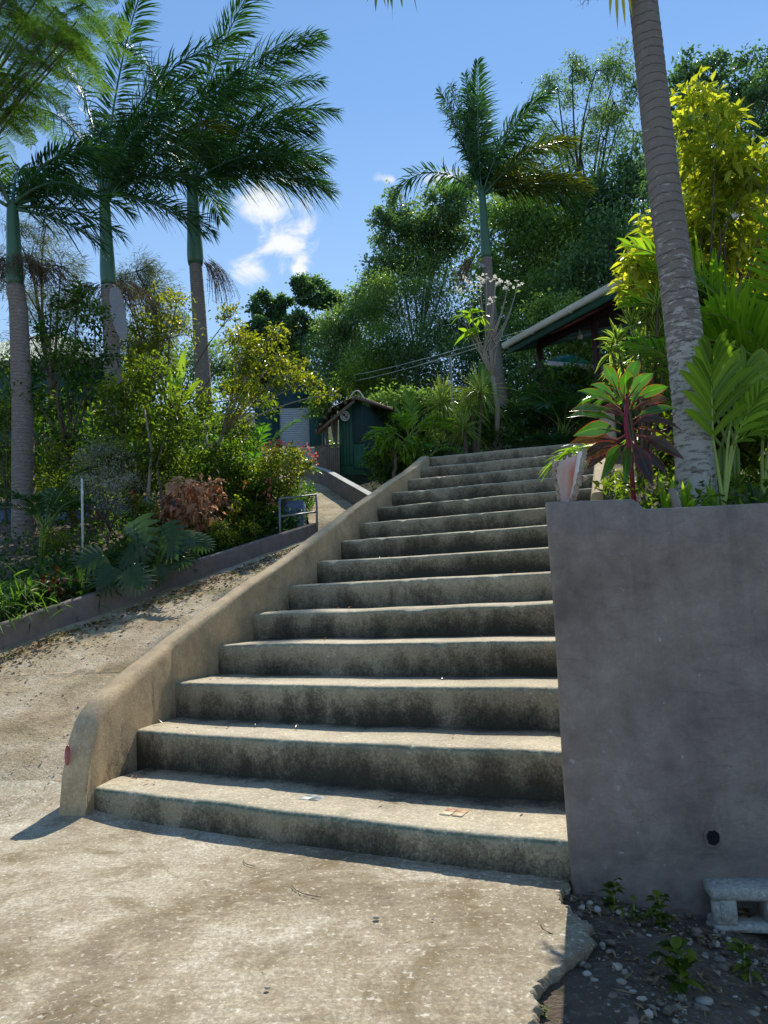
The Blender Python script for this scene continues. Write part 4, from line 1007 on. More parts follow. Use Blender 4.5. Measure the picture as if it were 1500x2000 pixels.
def frond_mesh(mb, rng, base, az, el, L, droop, leafL=.55, n=60, w=.034, ang=(62, 28), plume=.35, hang=.45, wind=(0, 0, 0), petiole=.12, r=.022, tint=.45, seg=3, prof=lance, side_curl=0., up_bias=.15, fold=.25, rmi=1):
    """one pinnate palm leaf: curved rachis tube and two rows of leaflets"""
    m = 26; t = np.linspace(0, 1, m); az = math.radians(az)
    e = np.radians(el)-np.radians(droop)*t**1.35; a = az+side_curl*t
    step = np.stack([np.cos(e)*np.cos(a), np.cos(e)*np.sin(a), np.sin(e)], -1)+np.asarray(wind)[None]*t[:, None]
    step = nrm(step); pts = base+np.concatenate([[np.zeros(3)], np.cumsum((step[1:]+step[:-1])/2*L/(m-1), 0)])
    tube(mb, pts, r*(1-.88*t)+.002, 5, tint, rmi)
    ti = petiole+(1-petiole)*(np.arange(n)+.5)/n
    ti = np.concatenate([ti, ti]); side = np.repeat([-1, 1], n); N = 2*n
    ti = np.clip(ti+rng.normal(size=N)*.004, 0, .999)
    Pp = np.stack([np.interp(ti, t, pts[:, k]) for k in range(3)], -1)
    Tt = nrm(np.stack([np.interp(ti, t, step[:, k]) for k in range(3)], -1))
    S = nrm(np.cross(Tt, A(0, 0, 1))+1e-4); Nn = np.cross(S, Tt)
    q = (ti-petiole)/(1-petiole); an = np.radians(ang[0]+(ang[1]-ang[0])*q)
    pl = up_bias+plume*rng.normal(size=N)
    D = nrm(Tt*np.cos(an)[:, None]+S*(side*np.sin(an))[:, None]+Nn*pl[:, None])
    ll = leafL*np.clip(np.sin(PI*(.13+.80*q))**.75, .22, 1)*rng.uniform(.85, 1.1, N)
    G = A(0, 0, -1)*(hang*rng.uniform(.6, 1.3, N))[:, None]+np.asarray(wind)[None]*.9
    strips(mb, Pp, D, Nn+.3*rng.normal(size=(N, 3)), ll, w*rng.uniform(.8, 1.15, N), G, n=seg, prof=prof, fold=fold, tint=np.clip(tint+.18*rng.normal(size=N), 0, 1))
    return pts

def ringed_trunk(pts, rad, name, mat, parent, pitch=.085, sides=14, tint=.5):
    pts = np.asarray(pts, float); s0 = np.concatenate([[0], np.cumsum(np.linalg.norm(np.diff(pts, axis=0), axis=1))])
    n = max(30, int(s0[-1]/pitch*4)); s = np.linspace(0, s0[-1], n)
    # smooth interpolation
    P_ = np.stack([np.interp(s, s0, pts[:, k]) for k in range(3)], -1)
    k = max(3, n//14)|1; pad = np.pad(P_, ((k//2, k//2), (0, 0)), mode='edge'); Ps = np.stack([np.convolve(pad[:, c], np.ones(k)/k, 'valid') for c in range(3)], -1)
    Ps[0], Ps[-1] = P_[0], P_[-1]
    r = np.interp(s, s0, rad); ph = (s/pitch+RNG.normal(size=n)*.06) % 1
    r = r*(1+.028*np.exp(-((ph-.5)/.16)**2)+.006*RNG.normal(size=n))
    mb = MB(); tube(mb, Ps, r, sides, np.interp(s, s0, tint) if np.ndim(tint) else tint); return mb.build(name, mat, parent, True)

def royal_palm(label, trunk_px, d, shaft_px, fronds, trunk_r, shaft_r, wind=(.20, 0, 0), group=None, seed=1, stalks=(), leafL=.6, sheath=None, k=1.):
    """trunk_px: pixel points base->top of the woody trunk; shaft_px: two points for the green crownshaft"""
    rng = np.random.default_rng(seed)
    trunk_r = [q*k for q in trunk_r]; shaft_r *= k; leafL *= k; fronds = [(f[0], f[1], f[2]*k)+tuple(f[3:]) for f in fronds]; stalks = [q[:4]+(q[4]*k,) for q in stalks]
    tp = np.array([at(x, y, d) for x, y in trunk_px]); b = tp[0].copy(); b[2] = float(T(b[0], b[1]))-.1; tp = np.concatenate([[b], tp])
    r = root('royal_palm', b+A(0, 0, .1), label, 'palm tree', group)
    ringed_trunk(tp, np.concatenate([[trunk_r[0]*1.1], np.interp(np.linspace(0, 1, len(tp)-1), np.linspace(0, 1, len(trunk_r)), trunk_r)]), 'trunk', M['ptrunk'], r, tint=.5)
    s0, s1 = at(*shaft_px[0], d), at(*shaft_px[1], d)
    t = np.linspace(0, 1, 18); mb = MB()
    tube(mb, s0+(s1-s0)*t[:, None], np.interp(t, [0, .06, .14, .4, .8, 1], [shaft_r*.93, shaft_r*1.05, shaft_r*1.08, shaft_r*.92, shaft_r*.78, shaft_r*.62]), 14); mb.build('crownshaft', M['shaft'], r, True)
    for i, f in enumerate(fronds):
        az, el, L, dr = f[:4]; old = len(f) > 4 and f[4] == 'y'
        mb = MB(); a = math.radians(az)
        frond_mesh(mb, rng, s1-(s1-s0)*.03*(i % 4)+A(math.cos(a), math.sin(a), 0)*shaft_r*.45, az, el, L, dr, leafL=leafL*min(1.1, .55+L*.16/k), n=int(30*L/k)+9, w=.034*k, wind=wind, r=.034, plume=.40, hang=.42, petiole=.10)
        mb.build('frond', [M['royal_y'] if old else M['royal'], M['shaft']], r)
    for (px, py, dx, dy, ln) in stalks:      # branched hanging flower stalks
        p0 = at(px, py, d); mb = MB()
        for k in range(60):
            q = rng.random(); st = p0+A(dx*.45*q, rng.normal()*.12, dy*.2*q); n_ = 7; s = np.linspace(0, 1, n_)[:, None]; L_ = ln*rng.uniform(.5, 1)
            tip = st+A(dx*(.35+.6*q)*L_+rng.normal()*.10, rng.normal()*.18, -L_*.85)
            mid = (st+tip)/2+A(dx*.18*L_, 0, .22*L_)
            pts = st*(1-s)**2+2*mid*s*(1-s)+tip*s**2; tube(mb, pts, .006, 3, cap=False)
            rhombs(mb, pts[2:].repeat(3, 0)+rng.normal(size=(15, 3))*.03, rdir(rng, 15), rdir(rng, 15), .035, .02)
        mb.build('flower_stalk', M['dryfrond'], r)
    if sheath:
        (xa, ya), (xb, yb), w_ = sheath; p, q = at(xa, ya, d-trunk_r[-1]-.06), at(xb, yb, d-trunk_r[-1]-.1); mb = MB()
        strips(mb, p[None], (q-p)[None], A(0, -1, .1)[None], np.linalg.norm(q-p), w_, A(.1, 0, 0)[None], n=10, prof=lambda s: np.clip(np.minimum(.6+s*2, 1)*(1-s**5*.8), .1, 1), fold=-.5)
        o = mb.build('dry_sheath', M['sheath'], r, True)
    return r

def clump_tree(name, label, cat, base, blobs, d, leaf='shrub', N=3000, size=.1, aspect=.45, trunk_r=.06, bark='bark', group=None, subs=9, sub_r=.36, dj=.5, seed=0, flat=.8, droop=.25, seg=1, fold=.3, fork=.35, prof=ovate, depth=1., twig=True, lit=0., trunk_top=None, needle=False, flowers=None, clump_dir=.6, limb=1., parent=None):
    rng = np.random.default_rng(seed+101)
    B = A(*base)
    if parent is None:
        r = root(name, B, label, cat, group)
    else: r = parent
    Cn = []; R_ = []
    for b in blobs:
        px, py, rp = b[:3]; dd = d+(b[3] if len(b) > 3 else rng.uniform(-dj, dj)); Cn.append(at(px, py, dd)); R_.append(rp*dd/F)
    Cn = np.array(Cn); R_ = np.array(R_)
    top = Cn.mean(0); split = B+(top-B)*fork if trunk_top is None else A(*trunk_top)
    tb = MB(); k = 7; s = np.linspace(0, 1, k)[:, None]
    w = rng.normal(size=(k, 3))*np.array([1, 1, .2])*np.linalg.norm(split-B)*.035; w[0] = 0
    tp = B-A(0, 0, .08)+(split-B+A(0, 0, .08))*s+w; tube(tb, tp, np.linspace(trunk_r, trunk_r*.75, k), 8)
    lb = MB(); areas = R_**2/np.sum(R_**2)
    for c, R, ar in zip(Cn, R_, areas):
        st = tp[-1]+rng.normal(size=3)*trunk_r*.2; mid = (st+c)/2+A(0, 0, .12*np.linalg.norm(c-st))+rng.normal(size=3)*.08*np.linalg.norm(c-st)
        s = np.linspace(0, 1, 8)[:, None]; pts = st*(1-s)**2+2*mid*s*(1-s)+c*s**2
        rb = trunk_r*limb*np.clip(.35+ar*1.2, .3, .75); tube(tb, pts, np.linspace(rb, rb*.3, 8), 6)
        ns = max(3, int(subs)); dirs = rdir(rng, ns); rad = R*rng.uniform(.35, 1.0, ns)**.6
        sc = c+dirs*rad[:, None]*A(1, depth, flat)
        if twig:
            for q in sc:
                s = np.linspace(0, 1, 4)[:, None]; m2 = (c+q)/2+rng.normal(size=3)*R*.12
                tube(tb, c*(1-s)**2+2*m2*s*(1-s)+q*s**2, np.linspace(rb*.3, .25*rb*.3+.002, 4), 4, cap=False)
        nl = max(4, int(N*ar/ns))
        for q in sc:
            off = rng.normal(size=(nl, 3))*R*sub_r*A(1, 1, .75)*rng.uniform(.7, 1.2)
            P_ = q+off
            out = nrm(P_-c)
            D = out*clump_dir+rdir(rng, nl)*.75+A(0, 0, -droop)
            if needle: D = out*.3+rdir(rng, nl)*.35+A(.15, 0, -droop)
            U = rdir(rng, nl)*.65+A(0, 0, 1)
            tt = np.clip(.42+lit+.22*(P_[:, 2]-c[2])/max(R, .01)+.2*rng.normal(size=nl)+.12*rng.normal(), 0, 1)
            ll = size*rng.uniform(.65, 1.25, nl)
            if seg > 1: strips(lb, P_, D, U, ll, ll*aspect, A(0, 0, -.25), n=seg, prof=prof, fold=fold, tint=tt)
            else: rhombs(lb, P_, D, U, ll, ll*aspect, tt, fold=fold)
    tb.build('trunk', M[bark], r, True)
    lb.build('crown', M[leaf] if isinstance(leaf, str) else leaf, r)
    if flowers:
        mat, pts, nf, fs, sprd = flowers
        for f in pts:
            fb = MB(); p = at(f[0], f[1], d+(f[2] if len(f) > 2 else -.2)); P_ = p+rng.normal(size=(nf, 3))*sprd
            strips(fb, P_, nrm(P_-p)+A(0, -.3, .3)+.4*rdir(rng, nf), rdir(rng, nf), fs, fs*.7, n=2, prof=ovate, fold=.3, tint=rng.random(nf))
            fb.build('flower_cluster', M[mat], r)
    return r

def rosette(mb, rng, c, n, L, W, el=(20, 80), hang=.5, prof=strap, seg=6, fold=.3, tint=.5, wave=0., axis=(0, 0, 1), tv=.15, az=None, mi=0):
    az = rng.uniform(0, 2*PI, n) if az is None else np.radians(np.asarray(az, float))
    e = np.radians(rng.uniform(el[0], el[1], n))
    D = np.stack([np.cos(e)*np.cos(az), np.cos(e)*np.sin(az), np.sin(e)], -1)
    U = A(0, 0, 1)-D*D[:, 2:3]+1e-3*rng.normal(size=(n, 3)); U = U+.25*rng.normal(size=(n, 3))
    l = L*rng.uniform(.75, 1.15, n)
    G = A(0, 0, -1)*(hang*np.cos(e)*rng.uniform(.6, 1.3, n))[:, None]
    strips(mb, c+D*.01, D, U, l, W*rng.uniform(.8, 1.15, n), G, n=seg, prof=prof, fold=fold, tint=np.clip(tint+tv*rng.normal(size=n), 0, 1), mi=mi, wave=wave)
def palm_clump(name, label, cat, base, stems, mat, d=None, seed=0, group=None, leafL=.22, w=.02, n=24, stem='stemgreen', r=.012, hang=.35, up=.25, plume=.1, ang=(60, 25), seg=3, prof=lance, fold=.25, petiole=.25):
    rng = np.random.default_rng(seed+7); rt = root(name, base, label, cat, group)
    for f in stems:
        b = A(*base)+A(rng.normal()*.04, rng.normal()*.04, 0); h = f[4] if len(f) > 4 else 0.
        mb = MB()
        if h: tube(mb, [b, b+A(.02, 0, h)], .018, 6, mi=1); b = b+A(.02, 0, h)
        frond_mesh(mb, rng, b, f[0], f[1], f[2], f[3], leafL=leafL, n=n, w=w, ang=ang, plume=plume, hang=hang, petiole=petiole, r=r, up_bias=up, seg=seg, prof=prof, fold=fold, tint=.5)
        mb.build('frond', [M[mat], M[stem]], rt)
    return rt
# ------------------------------------------------------------------ hillside trees (far to near)
HG = 'trees on the wooded hillside'
def hb(px, py, d):
    p = at(px, py, d); return A(p[0], p[1], float(T(p[0], p[1])))
hill = [
 # label, base px, d, blobs, leaf, N, size, aspect, extra
 ('dark dense tree with cloud shaped crowns above the garage', (575, 800), 44., [(515, 600, 26), (500, 645, 26), (612, 572, 30), (648, 592, 26), (585, 640, 30), (550, 592, 18), (530, 665, 34), (590, 560, 20), (540, 625, 20)], 'hill_c', 13500, 0.272, .6, dict(trunk_r=.2, sub_r=.24, subs=9, droop=.1)),
 ('grey green tree on the hill between the garage and the shed', (680, 800), 40., [(665, 615, 38), (640, 665, 42), (700, 640, 44), (720, 585, 38), (690, 700, 55), (640, 730, 45), (750, 610, 42), (715, 740, 60), (690, 590, 30), (735, 560, 26)], 'hill_b', 16500, 0.240, .42, dict(trunk_r=.18)),
 ('low dark green trees behind the garage roof', (540, 800), 47., [(490, 700, 46), (540, 700, 52), (590, 690, 50), (640, 660, 40), (460, 740, 40), (520, 745, 50), (600, 740, 45)], 'hill_a', 13500, 0.272, .5, dict(trunk_r=.18)),
 ('open light green tree rising behind the middle palm', (800, 790), 36., [(775, 402, 34), (768, 462, 40), (745, 430, 24), (858, 398, 46), (900, 370, 40), (838, 470, 58), (800, 530, 52), (760, 540, 44), (880, 450, 52)], 'hill_b', 18000, 0.216, .5, dict(trunk_r=.2, sub_r=.3)),
 ('feathery bamboo like tree left of the middle palm', (790, 800), 31., [(780, 590, 62), (735, 620, 40), (745, 565, 34), (840, 560, 66), (720, 680, 52), (790, 660, 64), (850, 650, 60), (700, 600, 28), (755, 720, 60)], 'hill_a', 24000, 0.160, .24, dict(trunk_r=.14, sub_r=.34, droop=.5)),
 ('tall airy tree with thin feathery top on the hill', (1160, 790), 34., [(1090, 178, 38), (1118, 140, 34), (1165, 138, 44), (1210, 128, 40), (1150, 215, 44), (1198, 200, 42), (1235, 170, 30), (1080, 265, 42), (1130, 290, 46), (1180, 270, 44), (1238, 255, 34), (1050, 200, 20), (1240, 330, 50), (1060, 320, 40)], 'hill_b', 13500, 0.192, .30, dict(trunk_r=.24, sub_r=.30, subs=8, fork=.45, bark='bark', droop=.3, limb=.8)),
 ('dark green tree directly right of the middle palm crown', (1060, 790), 31., [(1010, 430, 60), (1070, 400, 60), (1050, 490, 70), (1000, 520, 60), (1100, 560, 70), (1040, 590, 60), (1130, 460, 60)], 'hill_a', 21000, 0.184, .5, dict(trunk_r=.18)),
 ('very dark tree behind the roof of the porch house', (1190, 760), 27., [(1160, 400, 62), (1220, 400, 60), (1190, 480, 70), (1250, 470, 60), (1150, 560, 60), (1230, 560, 60), (1120, 640, 60), (1200, 620, 60), (1250, 320, 44)], 'hill_c', 21000, 0.176, .55, dict(trunk_r=.2)),
 ('dark thicket tree behind the spiky plants', (900, 830), 29.5, [(830, 690, 58), (890, 640, 62), (950, 620, 62), (900, 720, 70), (830, 770, 52), (960, 720, 70), (1030, 680, 62), (1000, 760, 66), (900, 790, 60)], 'hill_c', 22500, 0.152, .5, dict(trunk_r=.14)),
 ('yellow green bushy tree behind the shed roof', (660, 830), 30., [(650, 770, 34), (700, 745, 42), (750, 760, 45), (800, 770, 45), (620, 790, 26), (770, 700, 46)], 'hill_d', 12000, 0.160, .45, dict(trunk_r=.1)),
 ('broad dark tree at the far right above the golden shrub', (1440, 700), 17., [(1340, 132, 34), (1312, 185, 40), (1392, 130, 34), (1420, 185, 52), (1480, 120, 40), (1372, 210, 44), (1465, 240, 66), (1400, 290, 66), (1330, 270, 50), (1500, 190, 50), (1470, 350, 70), (1380, 380, 70), (1300, 340, 46), (1320, 440, 60), (1450, 450, 66)], 'hill_c', 22500, 0.120, .55, dict(trunk_r=.2, sub_r=.27)),
 ('green tree filling the hillside behind the porch posts', (1090, 800), 23., [(1060, 700, 54), (1120, 690, 54), (1020, 640, 44), (1090, 620, 55), (1180, 680, 60), (1240, 640, 60), (1040, 760, 45)], 'hill_a', 15000, 0.136, .5, dict(trunk_r=.12)),
 ('mid green tree at the foot of the wood left of the lamp pole', (800, 850), 22., [(770, 800, 44), (820, 800, 40), (865, 800, 40), (730, 800, 34), (800, 850, 30)], 'hill_a', 10500, 0.120, .5, dict(trunk_r=.08)),
 ('distant dark tree closing the gap above the porch house', (1110, 760), 40., [(1000, 360, 60), (1060, 440, 80), (960, 470, 70), (1140, 480, 80), (940, 560, 70), (1040, 560, 90), (1150, 590, 90), (1230, 480, 80)], 'hill_c', 18000, 0.288, .55, dict(trunk_r=.25)),
 ('distant grey green trees low behind the left garden', (380, 800), 46., [(240, 720, 50), (300, 700, 50), (360, 710, 50), (420, 700, 44), (180, 740, 44), (120, 740, 44), (60, 740, 44)], 'hill_b', 10500, 0.272, .45, dict(trunk_r=.15)),
]
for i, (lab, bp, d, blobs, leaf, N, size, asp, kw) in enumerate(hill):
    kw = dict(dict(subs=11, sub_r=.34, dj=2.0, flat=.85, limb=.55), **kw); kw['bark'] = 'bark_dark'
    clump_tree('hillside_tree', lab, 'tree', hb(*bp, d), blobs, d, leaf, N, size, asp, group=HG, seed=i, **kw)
# understorey so that no bare hill shows between trunks
rng = np.random.default_rng(77); mb = MB()
n = 26000; X = rng.uniform(-28, 32, n); Y = rng.uniform(22, 60, n)
ok = (X > -9+.12*(Y-22)) | (Y > 47); ok &= ~((X > at(480, 800, 42)[0]-1) & (X < at(640, 800, 42)[0]+2.5) & (Y < 47.5) & (X < 1.5)); X, Y = X[ok], Y[ok]; n = len(X)
Zu = T(X, Y)+rng.uniform(0, 1, n)**1.5*1.7
rhombs(mb, np.stack([X, Y, Zu], -1), rdir(rng, n)+A(0, 0, .3), rdir(rng, n)*.6+A(0, 0, 1), rng.uniform(.3, .6, n), rng.uniform(.15, .3, n), np.clip(.35+.25*rng.normal(size=n), 0, 1))
tag(mb.build('undergrowth', M['hill_a']), kind='stuff')
# feathery casuarinas behind the left palms
for i, (lab, bp, d, blobs) in enumerate([
 ('wispy pale casuarina between the first and second palm', (110, 850), 22., [(90, 440, 40), (60, 500, 46), (120, 520, 44), (100, 590, 50), (40, 580, 44), (150, 600, 44), (20, 440, 30), (60, 660, 50), (0, 520, 40), (160, 670, 40), (110, 690, 40)]),
 ('wispy pale casuarina right of the second palm', (285, 850), 24., [(265, 530, 38), (300, 570, 40), (240, 580, 36), (280, 640, 46), (330, 620, 36), (250, 680, 44)])]):
    clump_tree('casuarina_tree', lab, 'tree', hb(*bp, d), blobs, d, 'needle', 9000, .30, .045, .13, 'bark', 'casuarinas behind the left palms', subs=8, sub_r=.30, seed=40+i, needle=True, droop=.25, fold=.1)
# ------------------------------------------------------------------ royal palms
PG = 'tall royal palms'
royal_palm('royal palm at the far left edge with dry fibre below its crownshaft', [(48, 1060), (44, 800), (36, 600), (30, 560)], 11.8, ((30, 560), (24, 395)),
  [(180, 60, 1.8, 70), (20, 35, 2.1, 75), (5, 5, 2.0, 55), (350, -16, 1.9, 35), (80, 60, 2.2, 60), (340, 55, 2.1, 85), (250, 60, 2.0, 70), (120, 70, 2.2, 50), (40, 75, 2.4, 70), (330, 15, 2.0, 70), (200, 30, 2.0, 60), (10, 68, 2.3, 75)], (.20, .15, .145), .135,
  group=PG, seed=3, stalks=((30, 505, .55, .2, .55), (30, 508, -.5, .2, .5), (60, 520, .9, .3, .6)))
royal_palm('royal palm with a grey papery sheath hanging on its trunk', [(226, 930), (224, 800), (216, 620), (212, 560)], 15.8, ((212, 560), (203, 375)),
  [(15, 0, 2.3, 48), (350, -14, 2.4, 42), (10, 42, 2.7, 80), (60, 62, 3.1, 72), (180, 86, 4.6, 62), (0, 85, 5.0, 74), (300, 82, 4.6, 70), (10, 74, 4.6, 72), (165, 74, 3.8, 74), (150, 58, 2.2, 82), (185, 30, 1.8, 65), (100, 80, 3.4, 45), (22, 70, 3.4, 74, 'y'), (315, 50, 2.6, 82), (335, 72, 3.3, 68), (0, 60, 3.0, 80), (135, 72, 2.8, 60), (285, 30, 2.2, 75)], (.19, .16, .15), .145,
  group=PG, k=1.16, seed=4, stalks=((205, 560, -.9, .25, .75), (222, 558, .9, .3, .8)), sheath=((222, 560), (230, 665), .34))
royal_palm('royal palm with the fullest windswept crown, third from the left edge', [(408, 890), (400, 800), (388, 600), (382, 518)], 19.5, ((382, 518), (375, 350)),
  [(2, 10, 3.5, 42), (12, 30, 3.5, 66), (350, 28, 3.4, 70), (22, 52, 3.6, 72), (355, 58, 3.6, 82), (0, 86, 5.6, 74), (20, 80, 5.2, 70), (180, 86, 5.2, 66), (310, 82, 5.2, 66), (15, 68, 4.7, 76), (170, 70, 3.9, 80), (340, 76, 5.0, 78), (150, 66, 2.8, 75), (178, 42, 2.1, 72), (190, 15, 2.1, 50), (255, 66, 2.8, 78), (300, 58, 3.1, 80), (330, 12, 3.1, 48), (10, 46, 3.7, 72), (95, 45, 3.0, 70), (345, 45, 3.5, 80)], (.24, .17, .155), .185,
  group=PG, k=1.17, seed=5, stalks=((398, 515, .55, .25, 1.3),), leafL=.80)
royal_palm('slender royal palm on its own between stairs and wood, upright windblown crown', [(986, 880), (978, 780), (962, 640), (950, 505)], 24.0, ((950, 505), (941, 372)),
  [(170, 82, 2.5, 20), (100, 85, 2.6, 16), (150, 77, 2.5, 24), (35, 72, 2.7, 34), (25, 42, 2.1, 60, 'y'), (5, 32, 2.2, 60, 'y'), (350, 12, 2.05, 44, 'y'), (180, 50, 2.15, 118), (60, 62, 2.3, 55), (310, 64, 2.2, 60), (200, 84, 2.5, 12), (320, 36, 2.0, 60, 'y'), (160, 86, 2.4, 10), (190, 78, 2.3, 30), (10, 60, 2.4, 55), (120, 80, 2.6, 30), (250, 80, 2.3, 30), (15, 20, 2.1, 50), (20, 80, 2.6, 40)], (.145, .115, .10), .095,
  group=PG, k=1.82, seed=6, leafL=.56, stalks=((925, 508, -.5, .1, .75),), sheath=((948, 520), (930, 512), .14))
# hanging dead frond on the third palm
# ------------------------------------------------------------------ near palm whose crown is above the picture
def near_palm():
    rng = np.random.default_rng(9); d = 4.15
    tp = [at(1362, 985, d), at(1352, 800, d), at(1330, 600, d), at(1302, 400, d), at(1278, 200, d), at(1256, 0, d), at(1240, -160, d)]
    b = tp[0].copy(); b[2] = PZ(b[1])-.1
    r = root('palm_tree', b, 'tall grey ringed palm trunk rising from the planter out of the picture top', 'palm tree')
    ringed_trunk(np.array([b]+tp), [.125, .112, .108, .105, .095, .090, .087, .085], 'trunk', M['ptrunk_near'], r, pitch=.058, sides=22, tint=[.78, .75, .72, .58, .42, .38, .36, .36])
    s0, s1 = tp[-1], at(1225, -330, d); t = np.linspace(0, 1, 14); mb = MB(); tube(mb, s0+(s1-s0)*t[:, None], np.interp(t, [0, .1, .5, 1], [.085, .10, .08, .05]), 14); mb.build('crownshaft', M['shaft'], r, True)
    for (az, el, L, dr) in ((205, 40, 1.5, 130), (150, 45, 1.9, 90), (100, 60, 1.9, 70), (40, 50, 1.9, 80), (345, 40, 1.8, 85), (300, 50, 1.8, 90), (250, 60, 1.8, 90)):
        mb = MB(); frond_mesh(mb, rng, s1, az, el, L, dr, leafL=.42, n=34, w=.032, hang=.5, r=.02, plume=.2); mb.build('frond', [M['royal_y'], M['shaft']], r)
    # one long frond droops into view at the top of the picture
    mb = MB(); rp = np.array([at(1225, -330, d), at(1080, -350, d-.05), at(950, -280, d-.1), at(850, -170, d-.15), at(775, -70, d-.2), at(735, -25, d-.2)])
    tube(mb, rp, (.018, .015, .011, .008, .005, .003), 6, .5, 1)
    u_ = np.concatenate([np.linspace(.25, 1, 30)]*2); Pp = np.stack([np.interp(u_*5, range(6), rp[:, k]) for k in range(3)], -1); n_ = len(u_)
    sdv = np.repeat([-1, 1], 30)[:, None]; D = A(-.25, 0, -.75)+sdv*A(.38, .35, .0)+.12*rng.normal(size=(n_, 3))
    strips(mb, Pp, D, A(0, -1, .2)+.4*rng.normal(size=(n_, 3)), np.interp(u_, [.25, .6, 1], [.42, .36, .13])*rng.uniform(.6, 1.05, n_), .022, A(0, 0, -.35), n=4, tint=np.clip(.45+.25*rng.normal(size=n_), 0, 1)); mb.build('frond', [M['royal_y'], M['shaft']], r)
    # dead flower stalk left of the trunk at the very top, and two leaflets beside it
    mb = MB(); p0 = at(1150, -60, d)
    tube(mb, [s0+A(-.05, 0, -.02), p0], .012, 5)
    def br(p, dr_, L, lev):
        q = p+dr_*L; m_ = (p+q)/2+rng.normal(size=3)*L*.12; tube(mb, [p, m_, q], [.0045-.001*lev, .004-.001*lev, .003-.0008*lev], 4, cap=False)
        if lev < 3:
            for _ in range(3): br(p+(q-p)*rng.uniform(.3, 1), nrm(dr_+rng.normal(size=3)*.65+A(-.15, 0, -.25)), L*rng.uniform(.5, .8), lev+1)
    for k in range(4): br(p0+A(-.01*k, 0, .02), nrm(A(-.5+.25*k, rng.normal()*.3, -.8)), .13, 0)
    mb.build('flower_stalk', M['bark'], r)
    mb = MB(); P_ = np.array([at(1205+x, -40, d-.1) for x in (-12, -2, 8, 16, 24)]); strips(mb, P_, A((-.1, 0, -1), (-.05, 0, -1), (0, 0, -1), (.1, 0, -1), (.15, .1, -1)), A(0, -1, 0), (.27, .36, .34, .28, .20), .022, n=4, tint=.6); mb.build('frond_tip', M['royal_y'], r)
near_palm()

# ------------------------------------------------------------------ feather leaved tree, top left corner
def feather_tree():
    rng = np.random.default_rng(21); d = 5.6
    b = A(-4.6, 5.9, float(T(-4.6, 5.9)))
    r = root('poinciana_tree', b, 'feathery fern leaved tree reaching in at the top left corner', 'tree')
    tips = [(150, 60), (185, 95), (120, 130), (60, 60), (40, 150), (90, 200), (20, 230), (150, 30), (70, 110), (20, 90), (110, 20), (50, 10), (20, 30), (-20, 120), (130, 90), (-10, 190), (60, 235), (-40, 60), (170, 120), (90, 160), (-10, 250), (30, 190), (140, -10), (190, 60), (70, -20)]
    tb = MB(); tt = [b-A(0, 0, .1), A(-4.55, 5.9, 2.6), A(-4.4, 5.8, 4.0)]; tube(tb, tt, (.14, .11, .09), 9)
    lb = MB(); n = 0
    for i, (x, y) in enumerate(tips):
        tip = at(x-40, y-18, d+rng.uniform(-.45, .5)); st = A(-4.4, 5.8, 3.6+.4*rng.random()); s = np.linspace(0, 1, 6)[:, None]; m_ = (st+tip)/2+A(0, 0, .35)
        pts = st*(1-s)**2+2*m_*s*(1-s)+tip*s**2; tube(tb, pts, np.linspace(.022, .006, 6), 5)
        for k in range(7):     # compound leaves at each twig end
            D = nrm(A(rng.uniform(-.4, 1), rng.uniform(-.8, .6), rng.uniform(-.6, .35))); L = rng.uniform(.26, .42)
            p = tip+rng.normal(size=3)*.10; npi = 13; tq = np.linspace(.12, 1, npi); ax = p+D*(L*tq)[:, None]+A(0, 0, -.10)*(tq**2)[:, None]
            tube(lb, np.concatenate([[p], ax]), .0016, 3, .6, 1, False)
            S = nrm(np.cross(D, A(0, 0, 1))+1e-3)
            for sd_ in (-1, 1):
                pd = nrm(S*sd_*.95+D*.5+rng.normal(size=(npi, 3))*.06); pl = .115*np.sin(PI*np.linspace(.18, .93, npi))**.6
                nl = 15; q = np.linspace(.05, 1, nl); P_ = ax[:, None]+pd[:, None]*(pl[:, None]*q)[..., None]+A(0, 0, -.22)*(pl[:, None]*q**2)[..., None]
                for s2 in (-1, 1):
                    dd = np.broadcast_to(nrm(nrm(D)*s2*.9+0*pd[:1])[0], P_.shape)+pd[:, None]*.55
                    rhombs(lb, P_.reshape(-1, 3), dd.reshape(-1, 3), A(0, 0, 1), .0145, .0052, np.clip(.5+.2*rng.normal(), 0, 1))
    tb.build('trunk', M['bark'], r, True); lb.build('crown', [M['feather'], M['stemgreen']], r)
feather_tree()
# ------------------------------------------------------------------ left garden
SG = 'leafy shrubs of the left garden'
def shrub(lab, bp, d, blobs, leaf='shrub', N=2600, size=.085, asp=.48, cat='shrub', name='garden_shrub', seed=0, **kw):
    kw = dict(dict(subs=10, sub_r=.34, dj=.45, trunk_r=.035, group=SG), **kw)
    return clump_tree(name, lab, cat, gz_at(*bp, d), blobs, d, leaf, N, size, asp, seed=seed, **kw)
shrub('dark small leaved tree with bent trunk between the first two palms', (140, 1000), 12.2, [(150, 590, 40), (105, 640, 38), (180, 625, 36), (140, 700, 46), (90, 720, 36), (180, 760, 46), (120, 800, 46), (60, 780, 36), (200, 690, 30), (160, 850, 46), (80, 860, 40)], 'shrub_d', 3600, .10, .5, 'tree', 'garden_tree', 60, trunk_r=.06, fork=.45)
shrub('glossy green bush in front of the second palm', (270, 1010), 11.2, [(250, 760, 42), (300, 740, 44), (240, 820, 50), (310, 810, 52), (280, 880, 52), (335, 790, 36), (345, 870, 42), (220, 880, 40), (330, 930, 44), (210, 760, 26)], 'shrub', 5200, .085, .5, seed=61)
